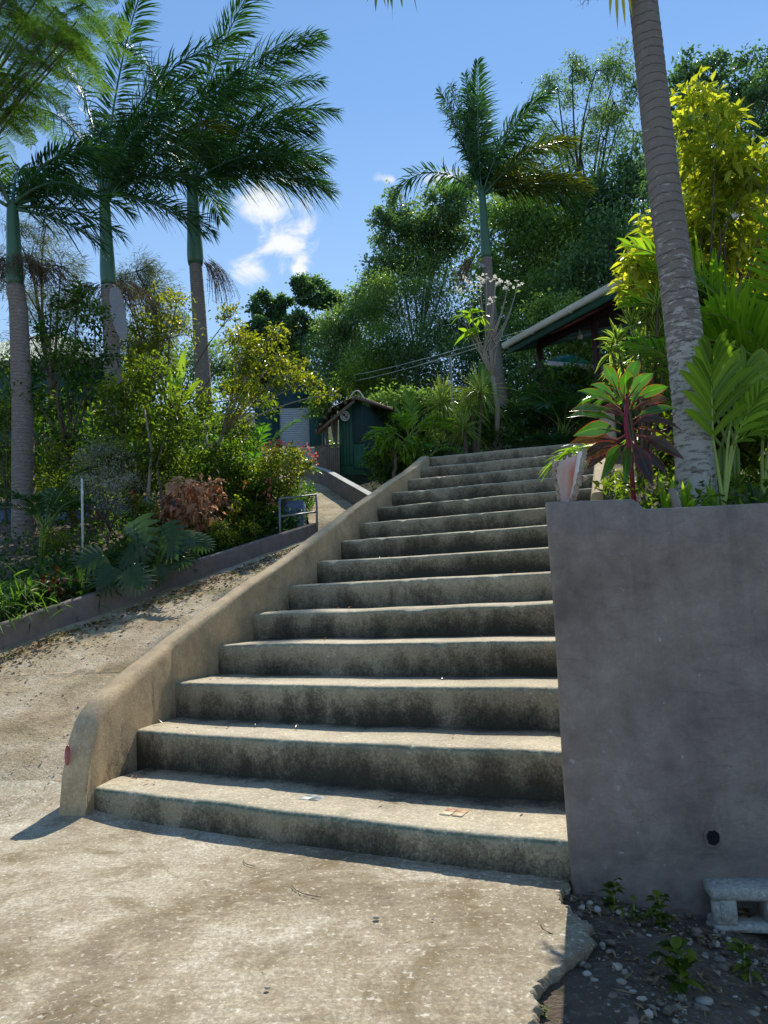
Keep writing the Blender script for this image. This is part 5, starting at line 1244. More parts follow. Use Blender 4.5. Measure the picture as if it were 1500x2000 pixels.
shrub('tall light green tree behind the banana leaf', (320, 960), 17., [(300, 600, 40), (345, 590, 30), (280, 660, 46), (330, 660, 46), (310, 720, 50), (260, 720, 40), (450, 620, 28), (455, 670, 32)], 'shrub_y', 3000, .11, .5, 'tree', 'garden_tree', 62, trunk_r=.07, sub_r=.30)
shrub('twiggy spreading tree with yellow green leaves beside the third palm', (425, 960), 12.6, [(470, 700, 30), (505, 680, 34), (545, 700, 32), (480, 740, 36), (560, 735, 30), (600, 748, 24), (625, 775, 16), (520, 760, 28), (465, 655, 24), (540, 655, 26), (455, 800, 24), (585, 715, 22), (648, 770, 12)], 'shrub_y', 2600, .085, .5, 'tree', 'garden_tree', 63, trunk_r=.05, sub_r=.30, trunk_top=at(440, 850, 12.6), limb=.9, bark='bark_pale')
shrub('dark bush with fine leaves at the far left edge', (10, 1010), 12.9, [(10, 720, 40), (20, 800, 40), (0, 870, 46), (40, 920, 44), (20, 980, 40), (-30, 800, 40), (90, 940, 36)], 'shrub', 3600, .085, .42, seed=64)
shrub('bush with dark green leaves behind the misty white flowers', (220, 1010), 11.6, [(130, 900, 46), (190, 930, 46), (120, 970, 44), (250, 950, 40), (60, 990, 36), (180, 990, 40)], 'shrub', 2400, .09, .5, seed=65)
shrub('dense green hedge bush below the spreading tree', (470, 980), 12.2, [(460, 900, 46), (420, 900, 40), (430, 880, 26), (500, 930, 46), (450, 950, 44), (380, 920, 44), (540, 930, 34), (480, 850, 32)], 'shrub', 4200, .085, .5, seed=66)
shrub('dark green hedge behind the blue wall', (250, 980), 14.5, [(60, 960, 50), (150, 940, 60), (240, 920, 60), (330, 900, 60), (420, 900, 55), (20, 900, 50), (100, 890, 50), (200, 860, 50), (300, 850, 50), (400, 830, 50)], 'shrub_d', 5200, .12, .5, seed=67)
shrub('dark trees far behind the left garden', (120, 900), 19., [(20, 820, 60), (90, 800, 50), (160, 850, 60), (230, 830, 60), (300, 800, 60), (360, 800, 55), (440, 800, 50), (500, 780, 40)], 'shrub', 4200, .15, .5, 'tree', 'garden_tree', 68, trunk_r=.08)
shrub('misty shrub covered with tiny grey white flower heads', (215, 1060), 10.2, [(170, 880, 26), (205, 872, 30), (240, 890, 28), (180, 920, 32), (225, 930, 32), (255, 940, 26), (200, 965, 30), (160, 940, 22), (240, 985, 24)], 'mist', 5200, .028, .55, 'flowering shrub', 'flowering_shrub', 69, trunk_r=.02, group=None, sub_r=.36, subs=9)
shrub('coral leaved shrub glowing orange pink in front of the third palm', (385, 1060), 10.7, [(360, 960, 30), (400, 950, 30), (345, 1000, 32), (385, 1000, 34), (425, 985, 26), (360, 1035, 30), (405, 1035, 26), (330, 975, 20)], 'coral', 1200, .125, .5, 'shrub', 'coral_shrub', 70, trunk_r=.02, group=None, seg=3, droop=.5)
shrub('low bright yellow green bush above the low wall', (450, 1060), 10.6, [(430, 1030, 24), (460, 1020, 26), (480, 1040, 22), (445, 1050, 22)], 'shrub_y', 1300, .055, .55, 'shrub', 'garden_shrub', 71, trunk_r=.015)
shrub('small pale yellow leaved shrub at the left by the blue wall', (110, 1080), 10.0, [(105, 1048, 18), (125, 1060, 16), (95, 1066, 16)], 'shrub_y', 500, .05, .5, 'shrub', 'garden_shrub', 72, trunk_r=.012)
shrub('green bush with a few pink hibiscus blossoms', (490, 1030), 11.4, [(470, 970, 26), (500, 960, 28), (520, 985, 26), (480, 1000, 28), (455, 985, 22), (535, 1000, 18)], 'shrub', 2200, .07, .55, 'flowering shrub', 'flowering_shrub', 73, trunk_r=.02, group=None, flowers=('pink', [(480, 947), (522, 962), (527, 978), (462, 990), (524, 940)], 9, .05, .02))
shrub('shrub topped with pink red blossom clusters by the railing', (545, 1000), 11.9, [(530, 895, 24), (560, 890, 26), (585, 905, 24), (545, 930, 26), (575, 940, 22), (525, 935, 16), (560, 960, 18), (600, 915, 12)], 'shrub_y', 1500, .075, .5, 'flowering shrub', 'flowering_shrub', 74, trunk_r=.022, group=None, sub_r=.33,
      flowers=('pink', [(528, 872), (540, 866), (553, 866), (564, 872), (596, 876), (604, 884), (610, 892), (613, 899), (517, 880)], 16, .042, .035))
shrub('slim bush with pink flowers low behind the split leaf plants', (262, 1060), 10.4, [(265, 1000, 22), (285, 985, 24), (300, 1010, 22), (255, 970, 18)], 'shrub', 1100, .06, .5, 'flowering shrub', 'flowering_shrub', 75, trunk_r=.015, group=None, flowers=('pink', [(262, 964), (266, 978), (264, 990)], 8, .045, .015))
# slender bare stems
def stems(lab, pts_list, d, rad, bark, seed):
    mb = MB(); b = gz_at(*pts_list[0], d); pts = [b]+[at(x, y, d) for x, y in pts_list[1:]]; r = root('garden_tree', b, lab, 'tree')
    tube(mb, pts, np.linspace(rad, rad*.4, len(pts)), 7); mb.build('trunk', M[bark], r, True)
    rng = np.random.default_rng(seed); lb = MB(); n = 160; P_ = pts[-1]+rng.normal(size=(n, 3))*.22; rhombs(lb, P_, rdir(rng, n)+A(0, 0, -.2), A(0, 0, 1)+.6*rdir(rng, n), .09, .045, rng.random(n)); lb.build('crown', M['shrub'], r)
stems('young tree with a leaning grey stem right of the misty shrub', [(285, 1060), (290, 960), (296, 880), (282, 800)], 10.6, .035, 'bark_pale', 1)
stems('thin dark stemmed young tree left of the coral shrub', [(322, 1060), (318, 980), (306, 910), (320, 860)], 10.5, .028, 'bark', 2)
stems('young tree with leaning stems at the foot of the third palm', [(440, 990), (424, 940), (405, 880), (398, 820)], 12.4, .04, 'bark_pale', 3)
# banana leaf
rng = np.random.default_rng(31); b = gz_at(350, 960, 14.5); r = root('banana_plant', b, 'banana plant with one tall upright bright leaf left of the third palm', 'banana plant')
mb = MB(); c0 = at(345, 800, 14.5); tube(mb, [b, c0], (.10, .06), 9); mb.build('stem', M['stemgreen'], r, True)
for (x, y, w_) in ((362, 672, .30), (330, 720, .26), (392, 740, .26), (345, 740, .24)):
    mb = MB(); tip = at(x, y, 14.4); D = tip-c0; strips(mb, c0[None], D[None], A(-.6, -.8, .2)[None], np.linalg.norm(D), w_, A(.03, 0, -.03)[None], n=14, prof=lambda s: np.clip(np.minimum(1, s*3)*(1-s**6), .05, 1), fold=.35, wave=.15, tint=.75); mb.build('leaf', M['big'], r, True)
# arecas
palm_clump('areca_palm', 'leafy areca palm between the spreading tree and the pink flowering shrub', 'palm', gz_at(490, 985, 13), [(a, e, L, dr, .35) for a, e, L, dr in ((20, 72, 1.5, 75), (60, 80, 1.6, 60), (170, 65, 1.3, 80), (120, 78, 1.5, 70), (330, 68, 1.4, 95), (0, 55, 1.5, 85), (250, 65, 1.2, 80), (200, 80, 1.5, 60), (10, 82, 1.8, 55), (300, 80, 1.5, 60))], 'areca', seed=1, leafL=.38, w=.03, n=34)
palm_clump('areca_palm', 'small yellow green areca palm beside the pink flowering shrub', 'palm', gz_at(470, 1000, 12.3), [(a, e, L, dr, .1) for a, e, L, dr in ((20, 60, .9, 85), (340, 55, .9, 90), (170, 60, .8, 90), (80, 70, .9, 60), (200, 75, .9, 60), (10, 78, 1., 60))], 'areca_y', seed=2, leafL=.26, w=.024, n=26)
palm_clump('areca_palm', 'dark small palm in front of the far left palm trunk', 'palm', gz_at(85, 1060, 10.4), [(a, e, L, dr, .45) for a, e, L, dr in ((10, 55, 1.1, 75), (40, 70, 1.1, 70), (330, 50, 1.1, 80), (170, 55, 1.0, 80), (200, 70, 1.0, 70), (100, 75, 1.0, 60), (270, 60, .9, 80), (0, 78, 1.2, 60))], 'areca_d', seed=3, leafL=.36, w=.026, n=30)
palm_clump('areca_palm', 'dark green palm below the spreading tree by the drive', 'palm', gz_at(450, 970, 12.0), [(a, e, L, dr, .3) for a, e, L, dr in ((10, 60, 1.0, 85), (330, 55, 1.0, 90), (170, 60, .9, 90), (80, 75, 1., 60), (220, 70, .9, 80))], 'areca', seed=4, leafL=.30, w=.026, n=28)

# split leaf plants (monstera)
def monstera(mb, rng, c, D, Nrm, L, W, tint):
    D = nrm(D); X = nrm(np.cross(D, Nrm)); Z = np.cross(X, D)
    K = 7
    for sd_ in (-1, 1):
        for k in range(K):
            t0 = .02+.80*k/K; p = c+D*L*t0; ang = math.radians(104-70*k/(K-1)); ln = W*.56*math.sin(PI*(.30+.55*k/(K-1)))**.7*1.05
            dd = D*math.cos(ang)+X*sd_*math.sin(ang); wd = L*.165
            n = 6; s = np.linspace(0, 1, n+1); wv = np.interp(s, [0, .45, .7, .9, 1], [1.05, 1.0, .78, .5, .12])*wd
            cc = p+dd*(ln*s)[:, None]-Z*(ln*.30*s**2)[:, None]+D*(ln*.12*s**2)[:, None]
            V = np.stack([cc-D*wv[:, None]*.5, cc+Z*.004*sd_, cc+D*wv[:, None]*.5], 1); grid(mb, V, tint+.05*rng.normal(), 0)
    n = 6; s = np.linspace(0, 1, n+1); wv = np.interp(s, [0, .3, 1], [.5, .9, .05])*W*.38; cc = c+D*(L*(.62+.42*s))[:, None]-Z*(.10*L*s**2)[:, None]
    grid(mb, np.stack([cc-X*wv[:, None]*.5, cc, cc+X*wv[:, None]*.5], 1), tint)
def mon_plant(lab, bp, d, leaves, seed):
    rng = np.random.default_rng(seed); b = gz_at(*bp, d); r = root('split_leaf_plant', b, lab, 'monstera', None)
    for (x, y, tx_, ty_, w_) in leaves:
        c = at(x, y, d-rng.uniform(0, .25)); tip = at(tx_, ty_, d-.35); D = tip-c; L = np.linalg.norm(D); mb = MB()
        monstera(mb, rng, c, D, nrm(A(rng.normal()*.45, -.65+.3*rng.normal(), .65)), L, w_*d/F*1.15, .5+.2*rng.normal())
        tube(mb, [b+A(0, 0, .05), (b+c)/2+A(0, .05, .12), c], .009, 5, .5, 1); mb.build('leaf', [M['monst'], M['stemgreen']], r)
mon_plant('cluster of big dark split leaves in the middle of the left bed', (300, 1110), 9.0, [(262, 1022, 278, 1100, 76), (318, 1030, 345, 1090, 64), (300, 1095, 322, 1132, 50), (215, 1082, 172, 1100, 52), (350, 1045, 392, 1062, 48), (245, 1100, 285, 1140, 48), (270, 1062, 232, 1112, 48), (370, 1075, 338, 1108, 42), (240, 1050, 205, 1080, 40), (330, 1080, 372, 1100, 42), (290, 1040, 300, 1090, 54), (225, 1110, 200, 1140, 40), (380, 1050, 415, 1072, 36)], 5)
mon_plant('split leaf plant with smaller leaves near the left end of the bed', (215, 1150), 8.4, [(200, 1085, 150, 1105, 60), (220, 1110, 190, 1150, 60), (250, 1115, 280, 1150, 60)], 6)
# strap leaved lilies and dark crotons along the low wall
LG = 'strap leaved plants along the low wall'
for i, (lab, x, y, d, n_, L, W_, mat) in enumerate([
   ('strap leaved plant nearest the left picture edge, above the low wall', 50, 1140, 7.9, 26, .42, .045, 'lily'), ('broad strap leaved plant left of the red croton', 78, 1130, 8.0, 18, .38, .06, 'lily'),
   ('strap leaved plant between red croton and split leaves', 165, 1150, 8.3, 20, .36, .055, 'lily'), ('arching strap leaved plant drooping over the middle of the low wall', 210, 1140, 8.5, 22, .36, .05, 'lily'),
   ('small strap leaved plant under the split leaves at the wall', 262, 1135, 8.9, 18, .32, .05, 'lily'), ('strap leaved plant with upright leaves right of the split leaves', 350, 1100, 9.4, 20, .30, .045, 'lily'), ('low strap leaved plant at the wall below the coral shrub', 392, 1075, 9.9, 16, .26, .04, 'lily'),
   ('dark red cordyline tuft left of the blue planter box', 527, 1022, 11.6, 26, .26, .03, 'croton')]):
    rng = np.random.default_rng(50+i); b = gz_at(x, y, d); n_ = int(n_*1.5); L *= 1.25; W_ *= 1.15; r = root('strap_plant', b, lab, 'garden plant', LG if mat == 'lily' else None)
    mb = MB(); rosette(mb, rng, b+A(0, 0, .05), n_, L, W_, (25, 80), .65, strap, 6, .35, .45); mb.build('leaves', M[mat], r)
rng = np.random.default_rng(88)
for i, (lab, x, y, d, mat, n_, L, W_) in enumerate([('dark red croton low in the left bed', 105, 1140, 8.2, 'croton', 60, .16, .05), ('second dark red croton behind the strap leaves', 190, 1110, 9.0, 'croton', 40, .14, .045), ('fine dark grassy plant in the left corner of the bed', 20, 1160, 7.6, 'shrub_d', 420, .22, .018)]):
    b = gz_at(x, y, d); r = root('garden_plant', b, lab, 'garden plant'); mb = MB(); P_ = b+A(0, 0, .22)+rng.normal(size=(n_, 3))*(.12, .12, .10)
    if i == 2: P_ = b+A(0, 0, .28)+rng.normal(size=(n_, 3))*(.28, .3, .17)
    strips(mb, P_, rdir(rng, n_)+A(0, 0, .1), A(0, 0, 1)+.5*rdir(rng, n_), L, W_, A(0, 0, -.3), n=3, prof=lance, fold=.3, tint=rng.random(n_)); mb.build('leaves', M[mat], r)
    mb = MB(); 
    for k in range(5): tube(mb, [b, b+A(rng.normal()*.08, rng.normal()*.08, .25)], .007, 5)
    mb.build('stem', M['bark'], r)
# grass along the wall foot and on the drive
rng = np.random.default_rng(14); mb = MB(); PL = []
for k in range(34):
    y = rng.uniform(5.0, 11.); x = lowx(y)+.20+abs(rng.normal())*.10 if y > 5 else -4; n_ = rng.integers(8, 34); PL.append(np.stack([x+rng.normal(size=n_)*.07, y+rng.normal(size=n_)*.09], -1))
for k in range(16):
    y = rng.uniform(7, 15); x = rng.uniform(lowx(min(y, 11.6))+.4, np.interp(y, LP[:, 1], LP[:, 0])-.45); n_ = rng.integers(10, 40); PL.append(np.stack([x+rng.normal(size=n_)*.16, y+rng.normal(size=n_)*.2], -1))
PL = np.concatenate(PL); n_ = len(PL); P_ = np.stack([PL[:, 0], PL[:, 1], T(PL[:, 0], PL[:, 1])+.003], -1)
strips(mb, P_, rdir(rng, n_)*.6+A(0, 0, .8), rdir(rng, n_), rng.uniform(.03, .085, n_), .006, A(0, 0, -.3), n=3, prof=blade, tint=rng.random(n_)); tag(mb.build('grass', M['grass']), kind='stuff')
# ground cover leaves filling the soil of the bed
rng = np.random.default_rng(15); mb = MB(); n_ = 16000; y = rng.uniform(5.6, 14.5, n_); x = lowx(np.minimum(y, 11.6))-.25-rng.exponential(1.6, n_); P_ = np.stack([x, y, T(x, y)+.10+rng.random(n_)**1.5*.34], -1)
rhombs(mb, P_, rdir(rng, n_)+A(0, 0, .1), A(0, 0, 1)+.5*rdir(rng, n_), rng.uniform(.05, .12, n_), rng.uniform(.025, .055, n_), rng.random(n_)*.7); tag(mb.build('ground_cover', M['shrub_d']), kind='stuff')
# ------------------------------------------------------------------ plants at the top of the stairs
def tz_at(px, d): p = at(px, 880, d); return A(p[0], p[1], max(float(T(p[0], p[1])), 0))
def top_base(px, d, z=None): p = at(px, 870, d); return A(p[0], p[1], TZ if z is None else z)
# spiky dracaenas on brown stems
for i, (lab, heads, bpx, d) in enumerate([
  ('spiky thin leaved dracaena on a brown stem, taller one beside the palm trunk', [(938, 768, .62), (918, 800, .45)], 925, 11.9),
  ('spiky thin leaved dracaena, left one in front of the lamp pole', [(862, 790, .58), (880, 830, .42)], 880, 11.9),
  ('small spiky dracaena hanging low between the two taller ones', [(905, 838, .46)], 905, 11.6)]):
    rng = np.random.default_rng(120+i); b = top_base(bpx, d) if at(bpx, 870, d)[0] > .6 else A(at(bpx, 870, d)[0], d, at(bpx, 900, d)[2])
    r = root('spiky_dracaena', b, lab, 'dracaena', 'spiky dracaenas above the stairs')
    for (x, y, L) in heads:
        c = at(x, y, d-.1); mb = MB(); m_ = (b+c)/2+A(.06, 0, 0); s = np.linspace(0, 1, 8)[:, None]; tube(mb, b*(1-s)**2+2*m_*s*(1-s)+c*s**2, np.linspace(.045, .026, 8), 7); mb.build('stem', M['bark'], r, True)
        mb = MB(); rosette(mb, rng, c, 120, L, .020, (-35, 85), .45, blade, 5, .3, .45, tv=.3); mb.build('leaf_head', M['varieg'], r)
palm_clump('areca_palm', 'small bright yellow green palm lit from behind above the parapet', 'palm', A(at(800, 880, 11.6)[0], 11.6, at(800, 880, 11.6)[2]), [(a, e, L, dr, .18) for a, e, L, dr in ((170, 78, .85, 40), (100, 84, .95, 25), (20, 72, .8, 60), (0, 55, .8, 85), (190, 45, .7, 90), (250, 60, .7, 90), (340, 40, .8, 80))], 'areca_y', seed=11, leafL=.34, w=.045, n=16, ang=(40, 18))
palm_clump('fern', 'arching green fern at the upper end of the left parapet', 'fern', A(at(835, 890, 11.4)[0], 11.4, at(835, 893, 11.4)[2]), [(a, e, L, dr) for a, e, L, dr in ((0, 40, .6, 90), (30, 50, .6, 80), (330, 35, .6, 90), (160, 45, .5, 90), (200, 55, .5, 80), (270, 50, .5, 90), (10, 65, .6, 80))], 'areca', seed=12, leafL=.14, w=.022, n=22)
c = at(770, 930, 11.2); clump_tree('papaya_plant', 'small bright green leafy plant on a brown stem beside the parapet top', 'shrub', A(c[0], 11.2, c[2]), [(752, 868, 22), (785, 862, 24), (768, 850, 22), (800, 880, 16), (740, 880, 14)], 11.2, 'big', 420, .13, .42, trunk_r=.035, subs=7, sub_r=.3, dj=.15, seed=80, seg=3, droop=.5, trunk_top=at(772, 890, 11.2))
c = at(790, 930, 11.5); clump_tree('garden_shrub', 'dark green shrub behind the bright plant at the parapet top', 'shrub', A(c[0], 11.5, c[2]-.2), [(760, 910, 30), (800, 900, 30), (840, 880, 28), (750, 940, 24), (790, 930, 28), (740, 900, 24)], 11.6, 'shrub_d', 2400, .075, .5, trunk_r=.02, seed=81, dj=.2)
c = top_base(930, 12.3); clump_tree('garden_shrub', 'mixed dark shrub around the stems of the spiky dracaenas', 'shrub', c, [(880, 850, 26), (920, 850, 26), (960, 850, 26), (1000, 850, 26), (900, 820, 24), (945, 820, 24), (1010, 820, 30), (1050, 840, 24)], 12.3, 'shrub_d', 3000, .08, .4, trunk_r=.02, seed=82, dj=.25)
for i, (lab, px, d, hh, sd_) in enumerate([('dark bushy palm left of the first porch post', 1045, 12.6, .55, 13), ('dark bushy palm in front of the porch between the posts', 1100, 11.9, .6, 14), ('dark little palm at the top right end of the stairs', 1075, 11.6, .12, 15)]):
    palm_clump('areca_palm', lab, 'palm', top_base(px, d), [(a, e, L*(.5 if i == 2 else 1.25), dr, hh) for a, e, L, dr in ((170, 60, .9, 90), (200, 70, .9, 80), (10, 60, .9, 95), (340, 70, .9, 80), (60, 75, .9, 60), (120, 75, .9, 70), (270, 65, .8, 95), (240, 55, .8, 95), (300, 55, .8, 95), (30, 45, .9, 90))], 'areca_d', seed=sd_, leafL=.40, w=.028, n=34, group='dark palms in front of the porch')
clump_tree('garden_shrub', 'dark leafy shrub below the porch between its maroon posts', 'shrub', top_base(1115, 12.2), [(1075, 760, 34), (1110, 745, 34), (1145, 760, 34), (1085, 800, 36), (1130, 800, 40), (1165, 790, 34), (1060, 720, 20), (1130, 720, 18)], 12.2, 'shrub_d', 2600, .11, .4, trunk_r=.03, seed=83, dj=.25, seg=3, prof=lance)
# plumeria with white blossoms
rng = np.random.default_rng(33); b = top_base(965, 12.7); r = root('plumeria_tree', b, 'nearly leafless plumeria with white blossoms at its branch tips', 'tree')
mb = MB(); d = 12.0; tips = [(893, 567), (912, 552), (935, 548), (950, 543), (968, 545), (968, 552), (992, 556), (991, 565), (1010, 558), (930, 566), (962, 585), (903, 612), (1000, 600), (930, 640), (985, 640)]
fork1 = at(962, 735, d); tube(mb, [b, at(972, 800, d), fork1], (.05, .045, .035), 7)
for k, (x, y) in enumerate(tips):
    tp_ = at(x, y, d+rng.uniform(-.3, .3)); fk = at(955+8*rng.normal(), 690+10*rng.normal(), d); s = np.linspace(0, 1, 7)[:, None]
    m_ = A(tp_[0]*.65+fk[0]*.35, (tp_[1]+fk[1])/2, fk[2]+(tp_[2]-fk[2])*.35); tube(mb, np.concatenate([[fork1], fk*(1-s)**2+2*m_*s*(1-s)+tp_*s**2]), np.concatenate([[.024], np.linspace(.017, .007, 7)]), 5)
mb.build('trunk', M['bark_pale'], r, True)
mb = MB()
for (x, y) in tips[:11]:
    mb = MB()
    for q in range(5):
        c = at(x+rng.normal()*6, y+rng.normal()*4.5, d+rng.normal()*.05); rosette(mb, rng, c, 6, .045, .034, (5, 70), .2, obov, 3, .2, .7)
    mb.build('flower_cluster', M['white'], r)
mb = MB()
for (x, y) in ((918, 612), (928, 650), (905, 618), (940, 620), (915, 650), (938, 648)): rosette(mb, rng, at(x, y, d-.1), 6, .26, .075, (-30, 40), .5, lance, 5, .25, .75)
mb.build('leaves', M['areca_y'], r)
mb = MB(); b = top_base(985, 11.3); r = root('flowering_plant', b, 'tiny red orange flowering plant at the top edge of the stairs', 'flowering plant'); rosette(mb, rng, b+A(0, 0, .02), 26, .09, .02, (10, 80), .3, lance, 3, .2, .6); mb.build('flowers', M['redfl'], r)
# banana like leaves behind the palm trunk
b = top_base(955, 13.1); r = root('banana_plant', b, 'banana plant with two broad leaves left of the slender palm trunk', 'banana plant')
for (x, y, w_) in ((935, 695, .30), (912, 720, .26), (960, 740, .26)):
    mb = MB(); c0 = at(958, 790, 13.0); tip = at(x, y, 12.9); strips(mb, c0[None], (tip-c0)[None], A(.2, -.9, .3)[None], np.linalg.norm(tip-c0), w_, A(0, 0, -.1)[None], n=10, prof=strap, fold=.3, tint=.3, wave=.1); tube(mb, [b, c0], .03, 6, mi=1); mb.build('leaf', [M['areca'], M['stemgreen']], r, True)

# ------------------------------------------------------------------ right planter
def pb(px, d): p = at(px, 970, d); return A(p[0], p[1], PZ(p[1]))
clump_tree('golden_shrub', 'big golden yellow leaved shrub glowing behind the near palm trunk', 'shrub', pb(1400, 5.6),
  [(1355, 195, 30), (1372, 225, 36), (1400, 280, 44), (1345, 260, 36), (1430, 240, 28), (1345, 330, 44), (1440, 340, 50), (1400, 360, 50), (1475, 330, 36), (1360, 420, 50), (1430, 430, 56), (1490, 420, 44), (1475, 480, 50), (1390, 500, 50), (1285, 440, 32), (1265, 490, 32), (1245, 520, 26), (1300, 500, 36), (1265, 560, 32), (1225, 565, 18), (1310, 410, 26), (1325, 560, 40), (1500, 300, 24), (1290, 590, 28), (1450, 540, 44), (1245, 500, 20), (1280, 535, 30), (1340, 480, 40), (1310, 460, 30), (1235, 555, 16)],
  5.7, 'gold', 4600, .12, .36, .022, seed=90, subs=9, sub_r=.36, dj=.35, seg=3, prof=lance, droop=.0, fold=.3, fork=.3, lit=.12, bark='bark')
clump_tree('garden_shrub', 'dark green undergrowth shrub below the golden leaves', 'shrub', pb(1430, 6.2), [(1300, 620, 40), (1380, 600, 60), (1460, 620, 60), (1420, 700, 60), (1500, 700, 60), (1350, 700, 50), (1440, 790, 60), (1370, 800, 50), (1500, 800, 60), (1300, 760, 50), (1320, 860, 50), (1420, 870, 60), (1500, 880, 60)], 5.6, 'shrub', 3600, .12, .45, .04, seed=91, dj=.3, seg=3, prof=lance)
# striped song plant
rng = np.random.default_rng(41); b = pb(1255, 5.2); r = root('striped_dracaena', b, 'cream edged striped leaf dracaena left of the near palm trunk', 'dracaena')
for (x, y, L) in ((1235, 640, .22), (1265, 615, .2), (1205, 668, .2), (1285, 600, .2), (1250, 690, .22), (1285, 660, .22), (1215, 715, .18), (1275, 720, .2), (1300, 700, .2), (1195, 690, .14)):
    c = at(x, y, 5.1+rng.uniform(-.15, .15)); mb = MB(); tube(mb, [b, (b+c)/2+A(.03, .05, 0), c], (.016, .012, .008), 6); mb.build('stem', M['bark'], r)
    mb = MB(); rosette(mb, rng, c, 24, L, .030, (-15, 80), .45, lance, 5, .3, .5); mb.build('leaf_head', M['varieg'], r)
# ti plant: broad green leaves with red edges on a red stem
rng = np.random.default_rng(42); d = 3.95; b = pb(1238, d); b[0] = at(1238, 975, d)[0]; r = root('ti_plant', b, 'ti plant with broad green and maroon leaves edged in red beside the shell', 'ti plant')
mb = MB(); sp_ = [b-A(0, 0, .05), at(1232, 900, d), at(1222, 830, d), at(1225, 770, d)]; tube(mb, sp_, (.014, .012, .012, .008), 8); mb.build('stem', M['stemred'], r, True)
ti_leaves = [  # start px, tip px, depth shift of tip, width, dark?
 (1210, 775, 1172, 690, -.05, .085, 0), (1222, 770, 1252, 678, .02, .08, 0), (1226, 780, 1282, 712, -.04, .085, 0), (1218, 785, 1225, 705, -.12, .09, 0), (1205, 785, 1150, 742, -.1, .075, 0),
 (1212, 800, 1120, 752, -.02, .08, 1), (1210, 812, 1114, 800, -.10, .085, 1), (1235, 790, 1310, 745, -.02, .075, 0), (1238, 800, 1308, 770, .05, .08, 1), (1236, 820, 1322, 795, -.12, .085, 1), (1240, 815, 1318, 838, -.02, .08, 1),
 (1215, 830, 1112, 810, -.16, .10, 1), (1212, 845, 1128, 848, -.16, .10, 1), (1210, 862, 1118, 862, -.05, .08, 1), (1240, 838, 1300, 860, -.2, .095, 1), (1214, 872, 1140, 898, -.14, .085, 1), (1218, 868, 1185, 925, -.2, .085, 1), (1236, 862, 1262, 925, -.14, .085, 1), (1242, 850, 1312, 888, -.1, .075, 1),
 (1230, 872, 1222, 928, -.2, .08, 1), (1225, 795, 1200, 742, .12, .08, 0), (1230, 800, 1268, 735, .14, .08, 0), (1220, 812, 1170, 790, .12, .08, 1), (1236, 830, 1298, 812, .16, .08, 1), (1222, 850, 1165, 905, .05, .08, 1), (1240, 872, 1285, 915, -.02, .075, 1)]
for (x0, y0, x1, y1, dd, w_, dk) in ti_leaves:
    p = at(x0, y0, d); q = at(x1, y1, d+dd); Dv = q-p; Ln = np.linalg.norm(Dv); Dn = nrm(Dv+A(0, 0, .34*Ln))
    mb = MB(); up_ = A(0, -1., .30)+.55*rdir(rng, 1)[0]
    n_ = 12; s = np.linspace(0, 1, n_+1)
    strips(mb, p[None], Dn[None], up_[None], Ln*1.12, w_*.98, A(0, 0, -.36)[None], n=n_, prof=lambda s: np.clip(np.interp(s, [0, .06, .16, .26, .48, .68, .84, .94, 1], [.18, .12, .14, .52, 1, .92, .56, .22, .02]), .03, 1), fold=.28, wave=.16, tint=.35+.3*rng.random())
    o = mb.build('leaf', M['ti_d'] if dk and rng.random() < .6 else M['ti'], r, True)
    mb = MB(); s = np.linspace(0, .5, 6)[:, None]; tube(mb, p+Dn*Ln*1.12*s+A(0, 0, -.36)*Ln*1.12*s**2-A(0, .0, .002), np.linspace(.0045, .0015, 6), 5); mb.build('leaf_stalk', M['stemred'], o)
# drooping bright palmlet over the shell
palm_clump('small_palm', 'small yellow green palm leaf drooping over the conch shell', 'palm', A(at(1190, 880, 4.3)[0], 4.3, at(1190, 905, 4.3)[2]), [(178, 42, .36, 105), (165, 55, .34, 110), (200, 50, .30, 120)], 'areca_y', seed=21, leafL=.17, w=.016, n=13, r=.004, hang=.45, ang=(45, 18))
# broad pleated palm seedlings at the right
def pleated(lab, bpx, d, leaves, seed, mat='big', nl=9):
    rng = np.random.default_rng(seed); b = pb(bpx, d); r = root('broad_leaf_palm', b, lab, 'palm')
    for (sx, sy, tx_, ty_, dd, w_, n_) in leaves:
        p = at(sx, sy, d); q = at(tx_, ty_, d+dd); ax = q-p; L = np.linalg.norm(ax); D0 = nrm(ax+A(0, 0, .18*L)); mb = MB()
        s = np.linspace(0, 1, 9)[:, None]; m_ = (b+p)/2+A(.02, .05, .05); tube(mb, b*(1-s)**2+2*m_*s*(1-s)+p*s**2, np.linspace(.012, .007, 9), 6, .5, 1)
        sp2 = np.linspace(0, 1, 10)[:, None]; sp3 = p+D0*L*.75*sp2+A(0, 0, -.18)*L*sp2**2; tube(mb, sp3, np.linspace(.006, .002, 10), 5, .6, 1)
        S = nrm(np.cross(D0, A(0, -.6, .8))); Nn = np.cross(S, D0)
        ti = np.linspace(.05, 1, n_); Pp = np.stack([np.interp(ti, sp2[:, 0], sp3[:, k]) for k in range(3)], -1)
        for sd_ in (-1, 1):
            an = np.radians(38-22*ti); D = D0*np.cos(an)[:, None]+S*sd_*np.sin(an)[:, None]+Nn*.12
            ll = L*np.interp(ti, [0, .3, 1], [.42, .52, .34])*rng.uniform(.9, 1.08, n_)
            strips(mb, Pp, D, Nn+.15*rng.normal(size=(n_, 3)), ll, w_, A(0, 0, -.28), n=6, prof=lambda s: np.clip(np.interp(s, [0, .25, .7, .93, 1], [.45, .9, 1, .6, .15]), .05, 1), fold=.25, tint=np.clip(.5+.2*rng.normal(size=n_), 0, 1))
        mb.build('leaf', [M[mat], M['stemyel']], r)
